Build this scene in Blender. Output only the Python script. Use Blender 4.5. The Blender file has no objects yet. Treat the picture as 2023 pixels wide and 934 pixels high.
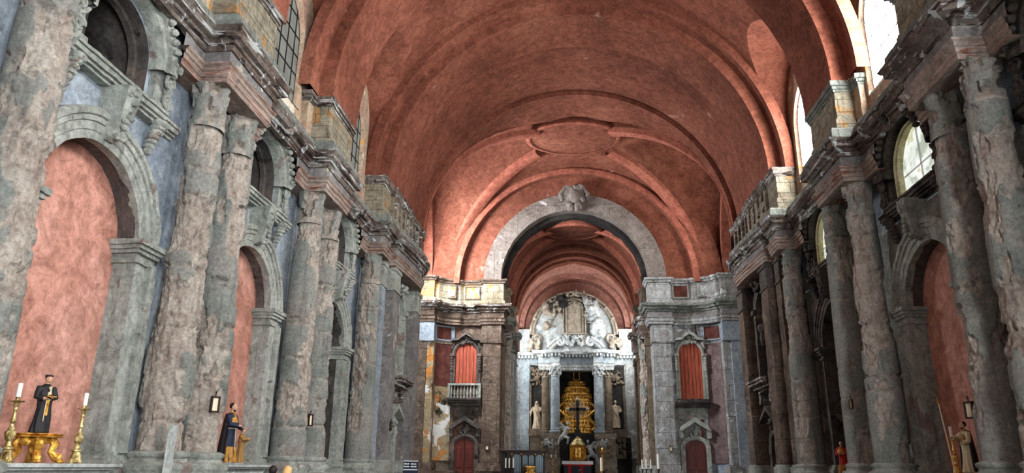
import bpy, math, random
import numpy as np
from math import sin, cos, pi, sqrt, radians
from mathutils import Matrix, Vector
random.seed(7)
S = bpy.context.scene
COL = S.collection

# ------------------------------------------------------------------ camera, world, light, exposure
F, PX, PY = 1450.0, 1011.5, 467.0          # focal length and centre in pixels of the 2023 x 934 frame
EYE = (0.0, 0.0, 1.6)
def _basis(vx=1136.7, vy=922.4, roll=0.70):
    d = np.array([vx-PX, vy-PY, F]); d /= np.linalg.norm(d)
    r = radians(roll); u = np.array([sin(r), -cos(r), 0.0])
    u = u + np.array([0, 0, -(u@d)/d[2]]); u /= np.linalg.norm(u)
    return np.stack([np.cross(d, u), d, u])
RB = _basis()
cam = bpy.data.cameras.new('camera'); camo = bpy.data.objects.new('camera', cam); COL.objects.link(camo)
cam.sensor_width = 36; cam.lens = F/2023*36; cam.clip_end = 300
cx, cy, cz = RB@np.array([1, 0, 0]), RB@np.array([0, -1, 0]), -(RB@np.array([0, 0, 1]))
camo.matrix_world = Matrix(((cx[0], cy[0], cz[0], EYE[0]), (cx[1], cy[1], cz[1], EYE[1]), (cx[2], cy[2], cz[2], EYE[2]), (0, 0, 0, 1)))
S.camera = camo
S.view_settings.view_transform = 'Standard'; S.view_settings.look = 'None'
S.view_settings.exposure = 1.15; S.view_settings.gamma = 1.0; S.view_settings.use_curve_mapping = False
w = bpy.data.worlds.new('sky'); S.world = w; w.use_nodes = True
bg = w.node_tree.nodes['Background']; bg.inputs[0].default_value = (0.80, 0.90, 1.0, 1); bg.inputs[1].default_value = 0.3
S.cycles.max_bounces = 6; S.cycles.diffuse_bounces = 4; S.cycles.sample_clamp_indirect = 4
S.cycles.use_denoising = True

def area(name, loc, rot, sx, sy, power, col=(1, 1, 1)):
    l = bpy.data.lights.new(name, 'AREA'); l.shape = 'RECTANGLE'; l.size = sx; l.size_y = sy; l.energy = power; l.color = col
    o = bpy.data.objects.new(name, l); COL.objects.link(o); o.location = loc; o.rotation_euler = rot
    return o
# added fill lamp behind the camera, turned to brighten the left wall
area('front_fill', (6.5, -5.5, 6.0), (radians(80), 0, radians(42)), 5, 9, 2400, (0.93, 0.97, 1.0))
CN = 0.15            # nave centre line
HW = 8.15            # nave centre line to the column axes
# daylight entering just inside the clerestory windows (right side is the sunny one)
for yy in (5.0, 11.6, 18.15, 25.0):
    area('south_window_daylight', (CN+HW+0.40, yy, 13.8), (0, radians(90), 0), 3.2, 2.6, 480, (1.0, 0.99, 0.97))
    area('north_window_daylight', (CN-HW-0.40, yy, 13.8), (0, radians(-90), 0), 3.2, 2.6, 10, (0.85, 0.93, 1.0))
o_ = area('end_wall_fill', (CN-9.0, 40.5, 14.6), (0, 0, 0), 3.0, 3.0, 1500, (0.95, 0.97, 1.0)); o_.rotation_euler = Vector((1, .32, -.42)).to_track_quat('-Z', 'Y').to_euler()  # lamp added and aimed to brighten the right end wall; its window is unseen
area('crossing_south_daylight', (CN+9.1, 41, 15.0), (0, radians(90), 0), 3.0, 3.0, 260, (1.0, 0.97, 0.92))
for sx_, pw_ in ((-1, 165), (1, 210)):      # daylight of the chancel's high side windows, thrown towards the reredos
    o_ = area('chancel_side_daylight', (CN+sx_*3.9, 55.9, 11.2), (0, 0, 0), 1.6, 2.6, pw_, (0.96, 0.98, 1.0)); o_.rotation_euler = Vector((-sx_*.5, .8, .05)).to_track_quat('-Z', 'Y').to_euler()

def at(px, py, Y):
    'the point at depth Y that the frame shows at pixel px, py'
    d = RB@np.array([px-PX, py-PY, F]); t = (Y-EYE[1])/d[1]
    return (EYE[0]+t*d[0], Y, EYE[2]+t*d[2])

# ------------------------------------------------------------------ noise
def _h(ix, iy, iz, seed):
    n = (ix*374761393 + iy*668265263 + iz*2147483647 + seed*1274126177) & 0xffffffff
    n = ((n ^ (n >> 13))*1274126177) & 0xffffffff
    n = ((n ^ (n >> 16))*2246822519) & 0xffffffff
    return (n ^ (n >> 15)) / 4294967295.0
def vnoise(P, seed=0):
    P = np.asarray(P, float); I = np.floor(P).astype(np.int64); f = P-I; f = f*f*(3-2*f)
    r = 0
    for a in (0, 1):
        for b in (0, 1):
            for c in (0, 1):
                wgt = (f[:, 0] if a else 1-f[:, 0])*(f[:, 1] if b else 1-f[:, 1])*(f[:, 2] if c else 1-f[:, 2])
                r = r+wgt*_h(I[:, 0]+a, I[:, 1]+b, I[:, 2]+c, seed)
    return r
def fbm(P, oct=4, seed=0):
    P = np.asarray(P, float); s = 0; a = 0.5; t = 0
    for i in range(oct):
        s = s+a*vnoise(P*(2.03**i)+i*17.3, seed+i); t += a; a *= 0.5
    return s/t
def sm(a, b, x):
    t = np.clip((x-a)/(b-a), 0, 1); return t*t*(3-2*t)

# ------------------------------------------------------------------ objects
ORG = {}
def thing(name, label, cat, loc, group=None):
    o = bpy.data.objects.new(name, None); COL.objects.link(o); o.location = loc; o.empty_display_size = 0.2
    o['label'] = label; o['category'] = cat
    if group: o['group'] = group
    ORG[o.name] = Vector(loc); return o
def tag(o, label, cat, group=None):
    o['label'] = label; o['category'] = cat
    if group: o['group'] = group
    return o

class MB:
    def __init__(s): s.v = []; s.f = []
    def add(s, vs, fs):
        o = len(s.v); s.v += [tuple(p) for p in vs]; s.f += [tuple(i+o for i in f) for f in fs]; return s
    def grid(s, rows, cu=False, cv=False):
        n, m = len(rows), len(rows[0]); vs = [p for r in rows for p in r]; fs = []
        for i in range(n if cu else n-1):
            for j in range(m if cv else m-1):
                a, b = i, (i+1) % n; c, d = j, (j+1) % m
                fs.append((a*m+c, a*m+d, b*m+d, b*m+c))
        return s.add(vs, fs)
    def quad(s, p0, p1, p2, p3, d=None):
        p0, p1, p2, p3 = map(np.array, (p0, p1, p2, p3))
        if d is None: return s.add([p0, p1, p2, p3], [(0, 1, 2, 3)])
        n = max(1, min(160, int(max(np.linalg.norm(p1-p0), np.linalg.norm(p2-p3))/d))); m = max(1, min(160, int(max(np.linalg.norm(p3-p0), np.linalg.norm(p2-p1))/d)))
        return s.grid([[tuple((p0*(1-i/n)+p1*i/n)*(1-j/m)+(p3*(1-i/n)+p2*i/n)*j/m) for j in range(m+1)] for i in range(n+1)])
    def box(s, x0, x1, y0, y1, z0, z1, d=None):
        if x0 > x1: x0, x1 = x1, x0
        if y0 > y1: y0, y1 = y1, y0
        c = [(x0, y0, z0), (x1, y0, z0), (x1, y1, z0), (x0, y1, z0), (x0, y0, z1), (x1, y0, z1), (x1, y1, z1), (x0, y1, z1)]
        F6 = [(0, 3, 2, 1), (4, 5, 6, 7), (0, 1, 5, 4), (1, 2, 6, 5), (2, 3, 7, 6), (3, 0, 4, 7)]
        if d is None: return s.add(c, F6)
        for f in F6: s.quad(*[c[i] for i in f], d=d)
        return s
    def lathe(s, prof, c, n=20, axis=(0, 0, 1), sx=1, sy=1, cap=True):
        rows = []
        q = Vector((0, 0, 1)).rotation_difference(Vector(axis)); C = Vector(c)
        for r, z in prof:
            rows.append([tuple(C+q@Vector((r*sx*cos(2*pi*k/n), r*sy*sin(2*pi*k/n), z))) for k in range(n)])
        s.grid(rows, cv=True)
        if cap:
            o = len(s.v)-len(rows)*n
            s.f.append(tuple(o+k for k in range(n))[::-1]); s.f.append(tuple(o+(len(rows)-1)*n+k for k in range(n)))
        return s
    def tube(s, pts, r, n=8):
        pts = [Vector(p) for p in pts]; k = len(pts); rr = r if hasattr(r, '__len__') else [r]*k
        rows = []; up = None
        for i, p in enumerate(pts):
            t = (pts[min(i+1, k-1)]-pts[max(i-1, 0)]).normalized()
            if up is None: up = Vector((0, 0, 1)) if abs(t.z) < .9 else Vector((1, 0, 0))
            a = t.cross(up).normalized(); b = a.cross(t).normalized(); up = b
            rows.append([tuple(p+(a*cos(2*pi*j/n)+b*sin(2*pi*j/n))*rr[i]) for j in range(n)])
        s.grid(rows, cv=True); o = len(s.v)-k*n
        s.f.append(tuple(o+j for j in range(n))[::-1]); s.f.append(tuple(o+(k-1)*n+j for j in range(n))); return s
    def ell(s, c, r, n=12, m=8, q=None):
        if not hasattr(r, '__len__'): r = (r, r, r)
        rows = []
        for i in range(m+1):
            a = -pi/2+pi*i/m; rw = []
            for k in range(n):
                v = Vector((r[0]*cos(a)*cos(2*pi*k/n), r[1]*cos(a)*sin(2*pi*k/n), r[2]*sin(a)))
                if q: v = q@v
                rw.append((c[0]+v.x, c[1]+v.y, c[2]+v.z))
            rows.append(rw)
        return s.grid(rows, cv=True)
    def prism(s, poly, axis, a, b):
        'extrude a 2-D outline along axis x, y or z between a and b'
        def P(p, t): return {'x': (t, p[0], p[1]), 'y': (p[0], t, p[1]), 'z': (p[0], p[1], t)}[axis]
        n = len(poly); vs = [P(p, a) for p in poly]+[P(p, b) for p in poly]
        return s.add(vs, [tuple(range(n)), tuple(range(n, 2*n))[::-1]]+[(i, (i+1) % n, n+(i+1) % n, n+i) for i in range(n)])
    def build(s, name, mat, parent=None, warp=0, freq=2.5, seed=1, smooth=35, kind=None, attr=None, voxel=None, bevel=None, merge=True):
        v = np.array(s.v, float)
        if warp:
            for k in range(3):
                s_ = fbm(np.array(s.v)*freq, 4, seed*31+k*7)-0.5
                v[:, k] += s_*2*warp
        if parent is not None: v = v-np.array(ORG[parent.name])
        me = bpy.data.meshes.new(name); me.from_pydata(v.tolist(), [], s.f); me.update()
        if attr is not None:
            a = me.attributes.new('spall', 'FLOAT', 'POINT'); a.data.foreach_set('value', np.asarray(attr, np.float32))
        if merge and attr is None:
            import bmesh
            bm = bmesh.new(); bm.from_mesh(me); bmesh.ops.remove_doubles(bm, verts=bm.verts, dist=1e-5); bmesh.ops.recalc_face_normals(bm, faces=bm.faces); bm.to_mesh(me); bm.free()
        o = bpy.data.objects.new(name, me); COL.objects.link(o); me.materials.append(mat)
        if smooth:
            me.shade_smooth()
            if smooth < 180: me.set_sharp_from_angle(angle=radians(smooth))
        if parent is not None: o.parent = parent; ORG[o.name] = ORG[parent.name]
        else: ORG[o.name] = Vector((0, 0, 0))
        if kind: o['kind'] = kind
        if voxel:
            m = o.modifiers.new('fuse', 'REMESH'); m.mode = 'VOXEL'; m.voxel_size = voxel; m.use_smooth_shade = True
            m2 = o.modifiers.new('soft', 'SMOOTH'); m2.iterations = 2
        if bevel:
            m = o.modifiers.new('edge', 'BEVEL'); m.width = bevel; m.segments = 2; m.limit_method = 'ANGLE'
        return o

# ------------------------------------------------------------------ materials
def lin(c):
    return tuple(((x/255)/12.92 if x/255 <= 0.04045 else ((x/255+0.055)/1.055)**2.4) for x in c)+(1,)
class NT:
    def __init__(s, name):
        s.m = bpy.data.materials.new(name); s.m.use_nodes = True; s.n = s.m.node_tree.nodes; s.l = s.m.node_tree.links
        s.b = s.n['Principled BSDF']; s.pos = s.n.new('ShaderNodeNewGeometry').outputs['Position']
    def node(s, t, **k):
        n = s.n.new(t)
        for a, b in k.items(): setattr(n, a, b)
        return n
    def mapped(s, sc=(1, 1, 1), off=(0, 0, 0)):
        m = s.node('ShaderNodeMapping'); m.inputs['Scale'].default_value = sc; m.inputs['Location'].default_value = off
        s.l.new(s.pos, m.inputs[0]); return m.outputs[0]
    def noise(s, scale, detail=6, rough=0.6, dist=0, vec=None):
        n = s.node('ShaderNodeTexNoise'); n.inputs['Scale'].default_value = scale; n.inputs['Detail'].default_value = detail
        n.inputs['Roughness'].default_value = rough; n.inputs['Distortion'].default_value = dist
        s.l.new(vec or s.pos, n.inputs['Vector']); return n.outputs['Fac']
    def ramp(s, fac, stops, interp='LINEAR'):
        r = s.node('ShaderNodeValToRGB'); cr = r.color_ramp; cr.interpolation = interp
        while len(cr.elements) < len(stops): cr.elements.new(0.5)
        for e, (p, c) in zip(cr.elements, stops): e.position = p; e.color = lin(c) if len(c) == 3 else c
        s.l.new(fac, r.inputs[0]); return r.outputs[0]
    def mix(s, fac, a, b, mode='MIX'):
        m = s.node('ShaderNodeMix', data_type='RGBA', blend_type=mode)
        for i, v in ((0, fac), (6, a), (7, b)):
            if hasattr(v, 'is_linked'): s.l.new(v, m.inputs[i])
            else: m.inputs[i].default_value = v if i == 0 else (lin(v) if len(v) == 3 else v)
        return m.outputs[2]
    def mask(s, fac, a, b):
        m = s.node('ShaderNodeMapRange'); m.inputs[1].default_value = a; m.inputs[2].default_value = b; m.interpolation_type = 'SMOOTHSTEP'
        s.l.new(fac, m.inputs[0]); return m.outputs[0]
    def math(s, op, a, b):
        m = s.node('ShaderNodeMath', operation=op)
        for i, v in enumerate((a, b)):
            if hasattr(v, 'is_linked'): s.l.new(v, m.inputs[i])
            else: m.inputs[i].default_value = v
        return m.outputs[0]
    def vor(s, scale, vec=None, feature='DISTANCE_TO_EDGE'):
        n = s.node('ShaderNodeTexVoronoi', feature=feature); n.inputs['Scale'].default_value = scale
        s.l.new(vec or s.pos, n.inputs['Vector']); return n.outputs[0]
    def bump(s, h, strength=0.5, dist=0.05, prev=None):
        b = s.node('ShaderNodeBump'); b.inputs['Strength'].default_value = strength; b.inputs['Distance'].default_value = dist
        s.l.new(h, b.inputs['Height'])
        if prev is not None: s.l.new(prev, b.inputs['Normal'])
        return b.outputs[0]
    def done(s, col, rough=0.85, nrm=None, metal=0, spec=0.3):
        if hasattr(col, 'is_linked'): s.l.new(col, s.b.inputs['Base Color'])
        else: s.b.inputs['Base Color'].default_value = lin(col)
        s.b.inputs['Roughness'].default_value = rough; s.b.inputs['Metallic'].default_value = metal
        s.b.inputs['Specular IOR Level'].default_value = spec
        if nrm is not None: s.l.new(nrm, s.b.inputs['Normal'])
        return s.m

def stone(name, cols, patch=None, soot=None, white=None, big=0.7, bump=0.7, streak=0.0, joints=None, red=None, seed=0, hbands=None):
    'weathered stone: a ramp of tones, sharp-edged broken patches, soot, whitewash remnants, vertical streaks'
    t = NT(name); off = (seed*3.1, seed*5.7, seed*2.3)
    vec = t.mapped((1, 1, 1), off)
    n1 = t.noise(big, 8, 0.62, 0.4, vec)
    k = len(cols)
    c = t.ramp(n1, [(0.28+0.44*i/(k-1), col) for i, col in enumerate(cols)])
    fine = t.noise(9, 6, 0.7, 0, vec)
    c = t.mix(0.48, c, t.ramp(fine, [(0.3, (95, 95, 95)), (0.5, (192, 192, 192)), (0.68, (255, 255, 255))]), 'MULTIPLY')
    mid = t.noise(3.2, 7, 0.75, 1.0, vec)
    c = t.mix(0.55, c, t.ramp(mid, [(0.34, (70, 68, 66)), (0.43, (176, 174, 172)), (0.56, (236, 236, 236)), (0.66, (255, 255, 255))]), 'MULTIPLY')
    if patch:
        m = t.mask(t.noise(patch[1], 6, 0.62, 1.2, vec), patch[2], patch[2]+0.02)
        c = t.mix(m, c, t.ramp(fine, [(0.3, tuple(int(x*0.72) for x in patch[0])), (0.65, patch[0])]))
    if red:
        m = t.mask(t.noise(red[1], 4, 0.5, 0.3, t.mapped((1, 1, 1), (off[0]+9, 3, 4))), red[2], red[2]+0.02); c = t.mix(m, c, red[0])
    if streak:
        sv = t.mapped((5, 5, 0.5), off); m = t.mask(t.noise(1.0, 5, 0.6, 0.2, sv), 0.5, 0.68)
        c = t.mix(t.math('MULTIPLY', m, streak), c, (58, 56, 54))
    if hbands:
        hv = t.mapped((1.6, 0.5, 9), off); hn = t.noise(1.0, 6, 0.65, 0.4, hv)
        c = t.mix(t.mask(hn, 0.54, 0.6), c, hbands[0]); c = t.mix(t.mask(t.noise(1.0, 6, 0.65, 0.4, t.mapped((1.4, 0.6, 11), (off[0]+3, 1, 2))), 0.56, 0.62), c, hbands[1])
    if soot:
        m = t.mask(t.noise(soot[1], 7, 0.65, 0.6, t.mapped((1, 1, 1), (off[0]+4, 8, 1))), soot[2], soot[2]+0.1); c = t.mix(m, c, soot[0])
    if white:
        m = t.mask(t.noise(white[1], 7, 0.6, 0.5, t.mapped((1, 1, 1), (1, off[1]+8, 6))), white[2], white[2]+0.02); c = t.mix(m, c, white[0])
    b = t.bump(t.noise(3.2, 9, 0.75, 0.4, vec), min(1, bump*1.5), 0.16)
    b = t.bump(t.noise(22, 5, 0.7, 0, vec), bump*0.8, 0.025, b)
    if joints:
        br = t.node('ShaderNodeTexBrick'); br.inputs['Scale'].default_value = 1; br.inputs['Mortar Size'].default_value = 0.018
        br.inputs['Brick Width'].default_value = joints[0]; br.inputs['Row Height'].default_value = joints[1]; br.inputs['Mortar Smooth'].default_value = 0.3
        sp = t.node('ShaderNodeSeparateXYZ'); t.l.new(t.pos, sp.inputs[0]); cb = t.node('ShaderNodeCombineXYZ')
        t.l.new(t.math('ADD', sp.outputs[0], sp.outputs[1]), cb.inputs[0]); t.l.new(sp.outputs[2], cb.inputs[1]); t.l.new(cb.outputs[0], br.inputs[0])
        c = t.mix(br.outputs['Fac'], c, t.mix(0.55, c, (50, 46, 42)))
        b = t.bump(t.math('SUBTRACT', 1.0, br.outputs['Fac']), 0.6, 0.03, b)
    return t.done(c, 0.9, b)

M = {}
M['grey'] = stone('grey_stone', [(160, 166, 158), (198, 204, 194), (222, 226, 216), (200, 196, 188)], patch=((178, 160, 152), 1.0, 0.6), soot=((70, 70, 68), 1.3, 0.64))
M['pier'] = stone('pale_arch_stone', [(164, 170, 160), (208, 214, 204), (232, 236, 226), (204, 192, 184)], patch=((172, 156, 148), 0.9, 0.6), soot=((60, 56, 52), 1.6, 0.66), streak=0.3)
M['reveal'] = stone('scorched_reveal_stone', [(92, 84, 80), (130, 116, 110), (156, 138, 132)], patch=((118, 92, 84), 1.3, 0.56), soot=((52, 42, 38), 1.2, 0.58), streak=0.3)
M['bluepanel'] = stone('blue_grey_plaster', [(138, 150, 164), (168, 180, 192), (190, 198, 204)], patch=((196, 200, 186), 1.1, 0.63), bump=0.2, big=0.5)
M['scorch_shade'] = stone('scorched_shaded_stone', [(62, 58, 56), (98, 92, 88), (128, 120, 114), (96, 84, 76)], patch=((134, 118, 108), 1.2, 0.58), soot=((34, 32, 32), 1.0, 0.56), streak=0.4)  # real scorching, also painted-in shade for left chambers and the backlit right side
M['architrave'] = stone('reddish_architrave_stone', [(150, 124, 112), (182, 162, 150), (206, 194, 184)], hbands=((120, 78, 64), (176, 150, 138)), soot=((78, 62, 58), 2, 0.62), white=((196, 200, 200), 2.2, 0.68), streak=0.25, bump=0.4)
M['frieze'] = stone('frieze_stone', [(128, 124, 124), (160, 156, 154), (184, 180, 176)], patch=((196, 186, 170), 1.0, 0.6), soot=((84, 74, 70), 1.8, 0.63), white=((205, 210, 214), 2.2, 0.66), bump=0.5)
M['cornice'] = stone('burnt_cornice_stone', [(104, 86, 78), (146, 124, 112), (176, 166, 156), (116, 104, 98)], hbands=((58, 44, 40), (222, 224, 222)), soot=((44, 36, 34), 2.2, 0.56), white=((206, 210, 212), 2.6, 0.6), streak=0.5, bump=0.9)
M['slab'] = stone('grey_coping_stone', [(134, 140, 134), (172, 180, 172), (196, 200, 190)], soot=((90, 84, 78), 2.5, 0.64), bump=0.7, joints=(0.9, 2.0))
M['attic'] = stone('ochre_attic_masonry', [(150, 138, 112), (184, 172, 146), (204, 196, 172), (150, 128, 108)], patch=((206, 158, 104), 0.8, 0.58), soot=((98, 84, 72), 1.6, 0.62), streak=0.25, joints=(0.8, 0.42))
M['clere'] = stone('patched_clerestory_plaster', [(196, 150, 134), (206, 178, 152), (200, 192, 164)], patch=((226, 160, 84), 0.7, 0.6), white=((206, 200, 184), 1.0, 0.6), bump=0.3, streak=0.2)
M['endleft'] = stone('brown_end_wall_stone', [(86, 72, 62), (122, 102, 88), (150, 130, 114), (110, 96, 86)], patch=((160, 140, 122), 0.9, 0.6), soot=((46, 40, 38), 1.0, 0.58), streak=0.35, joints=(1.6, 0.9))
M['endright'] = stone('pale_end_wall_stone', [(146, 146, 144), (190, 188, 184), (214, 218, 220), (172, 162, 156)], patch=((176, 156, 146), 0.9, 0.62), soot=((92, 86, 84), 1.2, 0.66), white=((214, 220, 222), 1.4, 0.62), streak=0.3, joints=(1.6, 0.9))
M['peel'] = stone('peeling_plaster', [(168, 142, 106), (196, 176, 140), (206, 196, 172)], patch=((214, 142, 72), 0.9, 0.55), soot=((30, 26, 24), 0.7, 0.56), white=((220, 220, 216), 0.8, 0.53), bump=0.5)
M['archring'] = stone('chancel_arch_stone', [(122, 110, 102), (156, 144, 136), (178, 168, 160)], soot=((76, 70, 66), 1.3, 0.62), white=((190, 186, 182), 1.5, 0.66), joints=(3, 3))
M['soffit'] = stone('black_soffit_stone', [(30, 28, 28), (54, 50, 48), (90, 84, 80)], bump=1.0)  # near-black stone shared by arch soffit, end-bay openings and throne chamber
M['marble'] = stone('pale_reredos_marble', [(168, 174, 172), (206, 212, 212), (232, 236, 232), (190, 182, 168)], soot=((84, 78, 72), 2.2, 0.66), white=((228, 232, 232), 1.6, 0.6), streak=0.25, bump=0.6)
M['marbleblue'] = stone('blue_grey_marble', [(140, 152, 160), (180, 192, 198), (212, 220, 222)], soot=((70, 70, 72), 3, 0.62), bump=0.3)
M['brownmarble'] = stone('brown_marble', [(96, 82, 68), (140, 122, 102), (170, 154, 132)], soot=((54, 46, 40), 2.5, 0.6), bump=0.4)
M['darkmarble'] = stone('dark_reredos_stone', [(28, 27, 26), (52, 50, 47), (84, 80, 74)], bump=0.6)
M['figstone'] = stone('cream_statue_stone', [(196, 172, 140), (220, 200, 170), (232, 218, 194)], bump=0.25, big=3)
M['relief'] = stone('carved_relief_stone', [(144, 128, 110), (186, 172, 152), (216, 206, 188)], soot=((66, 56, 48), 3, 0.6), bump=1.0, big=2)
M['redmarble'] = stone('dark_red_marble', [(70, 34, 30), (104, 54, 46), (128, 78, 68)], soot=((52, 34, 32), 2, 0.62), bump=0.2, big=2)
M['purplemarble'] = stone('purple_marble', [(104, 84, 86), (134, 114, 114), (160, 142, 138)], soot=((84, 60, 56), 1, 0.62), bump=0.2, big=1.4)
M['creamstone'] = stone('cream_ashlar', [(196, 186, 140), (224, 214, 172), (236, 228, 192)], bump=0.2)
M['floor'] = stone('floor_stone', [(120, 112, 100), (150, 142, 128), (170, 160, 146)], joints=(1, 1), bump=0.2)

def plaster(name, a, b, c_, scale=2.6, streaks=True):
    t = NT(name)
    n = t.noise(0.35, 5, 0.6, 0.3); f = t.noise(scale, 8, 0.75, 0.8)
    c = t.ramp(n, [(0.3, a), (0.52, b), (0.72, c_)])
    c = t.mix(0.6, c, t.ramp(f, [(0.34, (112, 88, 80)), (0.46, (188, 178, 172)), (0.6, (255, 255, 255))]), 'MULTIPLY')
    g = t.noise(scale*3.2, 7, 0.8, 1.0)
    c = t.mix(0.5, c, t.ramp(g, [(0.36, (104, 86, 80)), (0.48, (214, 208, 204)), (0.62, (255, 255, 255))]), 'MULTIPLY')
    m = t.mask(t.noise(0.5, 6, 0.65, 0.5, t.mapped((1, 1, 1), (4, 7, 2))), 0.66, 0.74)
    c = t.mix(t.math('MULTIPLY', m, 0.45), c, (226, 186, 172))
    return t.done(c, 0.92, t.bump(f, 0.25, 0.03), spec=0.15)
M['vault'] = plaster('red_vault_plaster', (122, 74, 58), (144, 88, 71), (162, 106, 86))
M['vaultrib'] = plaster('pink_rib_plaster', (158, 94, 78), (174, 106, 88), (186, 118, 98))
M['pinkwall'] = plaster('pink_recess_plaster', (190, 134, 118), (204, 150, 134), (214, 166, 152), scale=1.8)

# column: two faces of the same stone driven by the broken-away mask
t = NT('fire_scarred_column_stone')
at_ = t.node('ShaderNodeAttribute', attribute_name='spall').outputs['Fac']
n1 = t.noise(0.8, 7, 0.6, 0.4); fine = t.noise(14, 6, 0.7)
skin = t.ramp(n1, [(0.3, (136, 142, 136)), (0.45, (168, 172, 164)), (0.6, (184, 180, 172)), (0.72, (166, 154, 146))])
raw = t.ramp(t.noise(2.2, 8, 0.7, 0.5), [(0.3, (166, 144, 134)), (0.45, (204, 188, 174)), (0.58, (224, 212, 198)), (0.7, (204, 198, 188))])
c = t.mix(at_, skin, raw)
c = t.mix(0.6, c, t.ramp(fine, [(0.32, (120, 118, 116)), (0.5, (205, 205, 205)), (0.66, (255, 255, 255))]), 'MULTIPLY')
sv = t.mapped((4, 4, 0.35)); c = t.mix(t.math('MULTIPLY', t.mask(t.noise(1, 6, 0.6, 0.3, sv), 0.52, 0.7), 0.4), c, (66, 64, 62))
c = t.mix(t.mask(t.noise(0.9, 7, 0.66, 0.6, t.mapped((1, 1, 1), (5, 1, 9))), 0.62, 0.72), c, (70, 66, 64))
b = t.bump(t.noise(4, 9, 0.75, 0.5), 1.0, 0.14); b = t.bump(fine, 0.6, 0.025, b)
M['column'] = t.done(c, 0.9, b)

def gold(name, a, b_):
    t = NT(name); n = t.noise(6, 7, 0.75, 0.9)
    c = t.ramp(n, [(0.34, (60, 34, 10)), (0.46, a), (0.6, b_)])
    return t.done(c, 0.38, t.bump(n, 0.5, 0.02), metal=0.55, spec=0.6)
M['gold'] = gold('old_gilding', (190, 128, 40), (244, 200, 96))
M['brass'] = gold('silvered_brass', (150, 128, 74), (222, 206, 150))
def flat(name, col, rough=0.7, metal=0, nz=0.25, sc=20):
    t = NT(name); n = t.noise(sc, 5, 0.6)
    c = t.mix(nz, lin(col), t.ramp(n, [(0.3, tuple(int(x*0.45) for x in col)), (0.7, col)]))
    return t.done(c, rough, t.bump(n, 0.2, 0.01), metal=metal)
M['black'] = flat('black_cloth_paint', (30, 29, 32), 0.6)
M['navy'] = flat('dark_blue_paint', (30, 38, 60), 0.6)
M['skin'] = flat('painted_skin', (206, 160, 132), 0.55)
M['hair'] = flat('dark_hair', (34, 26, 22), 0.6, sc=60)
M['blond'] = flat('blond_hair', (214, 176, 116), 0.5, sc=60)
M['cream'] = flat('cream_paint', (206, 190, 156), 0.6)
M['habit'] = flat('brown_habit_paint', (150, 112, 60), 0.6)
M['candle'] = flat('white_wax', (240, 238, 228), 0.4, nz=0.05)
M['cloth'] = flat('white_altar_cloth', (240, 240, 244), 0.8, nz=0.08)
M['redcloth'] = flat('red_frontal', (176, 40, 36), 0.8)
M['darkwood'] = flat('dark_walnut', (44, 26, 20), 0.45, sc=8)
M['wood'] = flat('varnished_wood', (120, 76, 44), 0.45, sc=8)
M['metal'] = flat('dark_iron', (38, 38, 40), 0.5, 0.5)
M['tin'] = flat('pipe_tin', (150, 168, 178), 0.3, 0.7, nz=0.1)
M['whitepaint'] = flat('white_paint', (232, 234, 236), 0.5, nz=0.05)
M['paper'] = flat('cream_paper', (226, 214, 184), 0.8, nz=0.1)
M['ledge'] = stone('altar_shelf_marble', [(168, 176, 172), (196, 202, 198), (216, 220, 216)], bump=0.15)
M['orangeskirt'] = flat('worn_gilt_robe', (196, 140, 60), 0.5, 0.2, nz=0.8, sc=14)
M['coat'] = flat('dark_jacket', (44, 48, 62), 0.8)
t = NT('red_boards')
wv = t.node('ShaderNodeTexWave', wave_type='BANDS', bands_direction='X'); wv.inputs['Scale'].default_value = 1.45; wv.inputs['Distortion'].default_value = 0.15
t.l.new(t.pos, wv.inputs['Vector'])
g = t.noise(1.0, 7, 0.7, 0.8, t.mapped((14, 14, 1.2)))
c = t.ramp(g, [(0.3, (104, 42, 30)), (0.5, (158, 72, 50)), (0.7, (186, 100, 74))])
c = t.mix(t.mask(wv.outputs['Fac'], 0.0, 0.1), (40, 16, 12), c)
M['boards'] = t.done(c, 0.7, t.bump(g, 0.3, 0.02))
t = NT('dark_red_door')
g = t.noise(1.0, 6, 0.7, 0.5, t.mapped((12, 12, 1)))
M['door'] = t.done(t.ramp(g, [(0.3, (50, 18, 14)), (0.7, (104, 40, 30))]), 0.5, t.bump(g, 0.2, 0.02))
def lit(name, cols, strength, scale=1.5):
    t = NT(name); n = t.noise(scale, 6, 0.65, 0.3)
    c = t.ramp(n, cols); t.l.new(c, t.b.inputs['Emission Color']); t.b.inputs['Emission Strength'].default_value = strength
    return t.done((46, 48, 48), 0.3)
M['glass_bright'] = lit('sunlit_glass', [(0.3, (240, 246, 250)), (0.6, (255, 255, 255))], 6.0)
M['glass_dull'] = lit('dull_leaded_glass', [(0.3, (120, 122, 112)), (0.6, (156, 158, 150))], 0.32)
M['glass_dirty'] = lit('dirty_sunlit_glass', [(0.40, (176, 184, 168)), (0.46, (226, 232, 222)), (0.56, (250, 252, 246)), (0.60, (206, 206, 170))], 0.46, 1.3)

# ------------------------------------------------------------------ side walls: local (u, y, z), u grows out of the nave
def L(s, u, y, z): return (CN+s*(HW+u), y, z)
class SB(MB):
    'mesh builder in side-wall coordinates'
    def __init__(g, s): super().__init__(); g.s = s
    def add(g, vs, fs): return super().add([L(g.s, *p) for p in vs], fs)
    def lathe(g, prof, c, **k):
        t_ = MB().lathe(prof, c, **k); return g.add(t_.v, t_.f)
    def grid(g, rows, cu=False, cv=False):
        return super().grid(rows, cu, cv)
    def tube(g, pts, r, n=8):
        t_ = MB().tube(pts, r, n); return g.add(t_.v, t_.f)
    def ell(g, *a, **k):
        t_ = MB().ell(*a, **k); return g.add(t_.v, t_.f)

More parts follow.
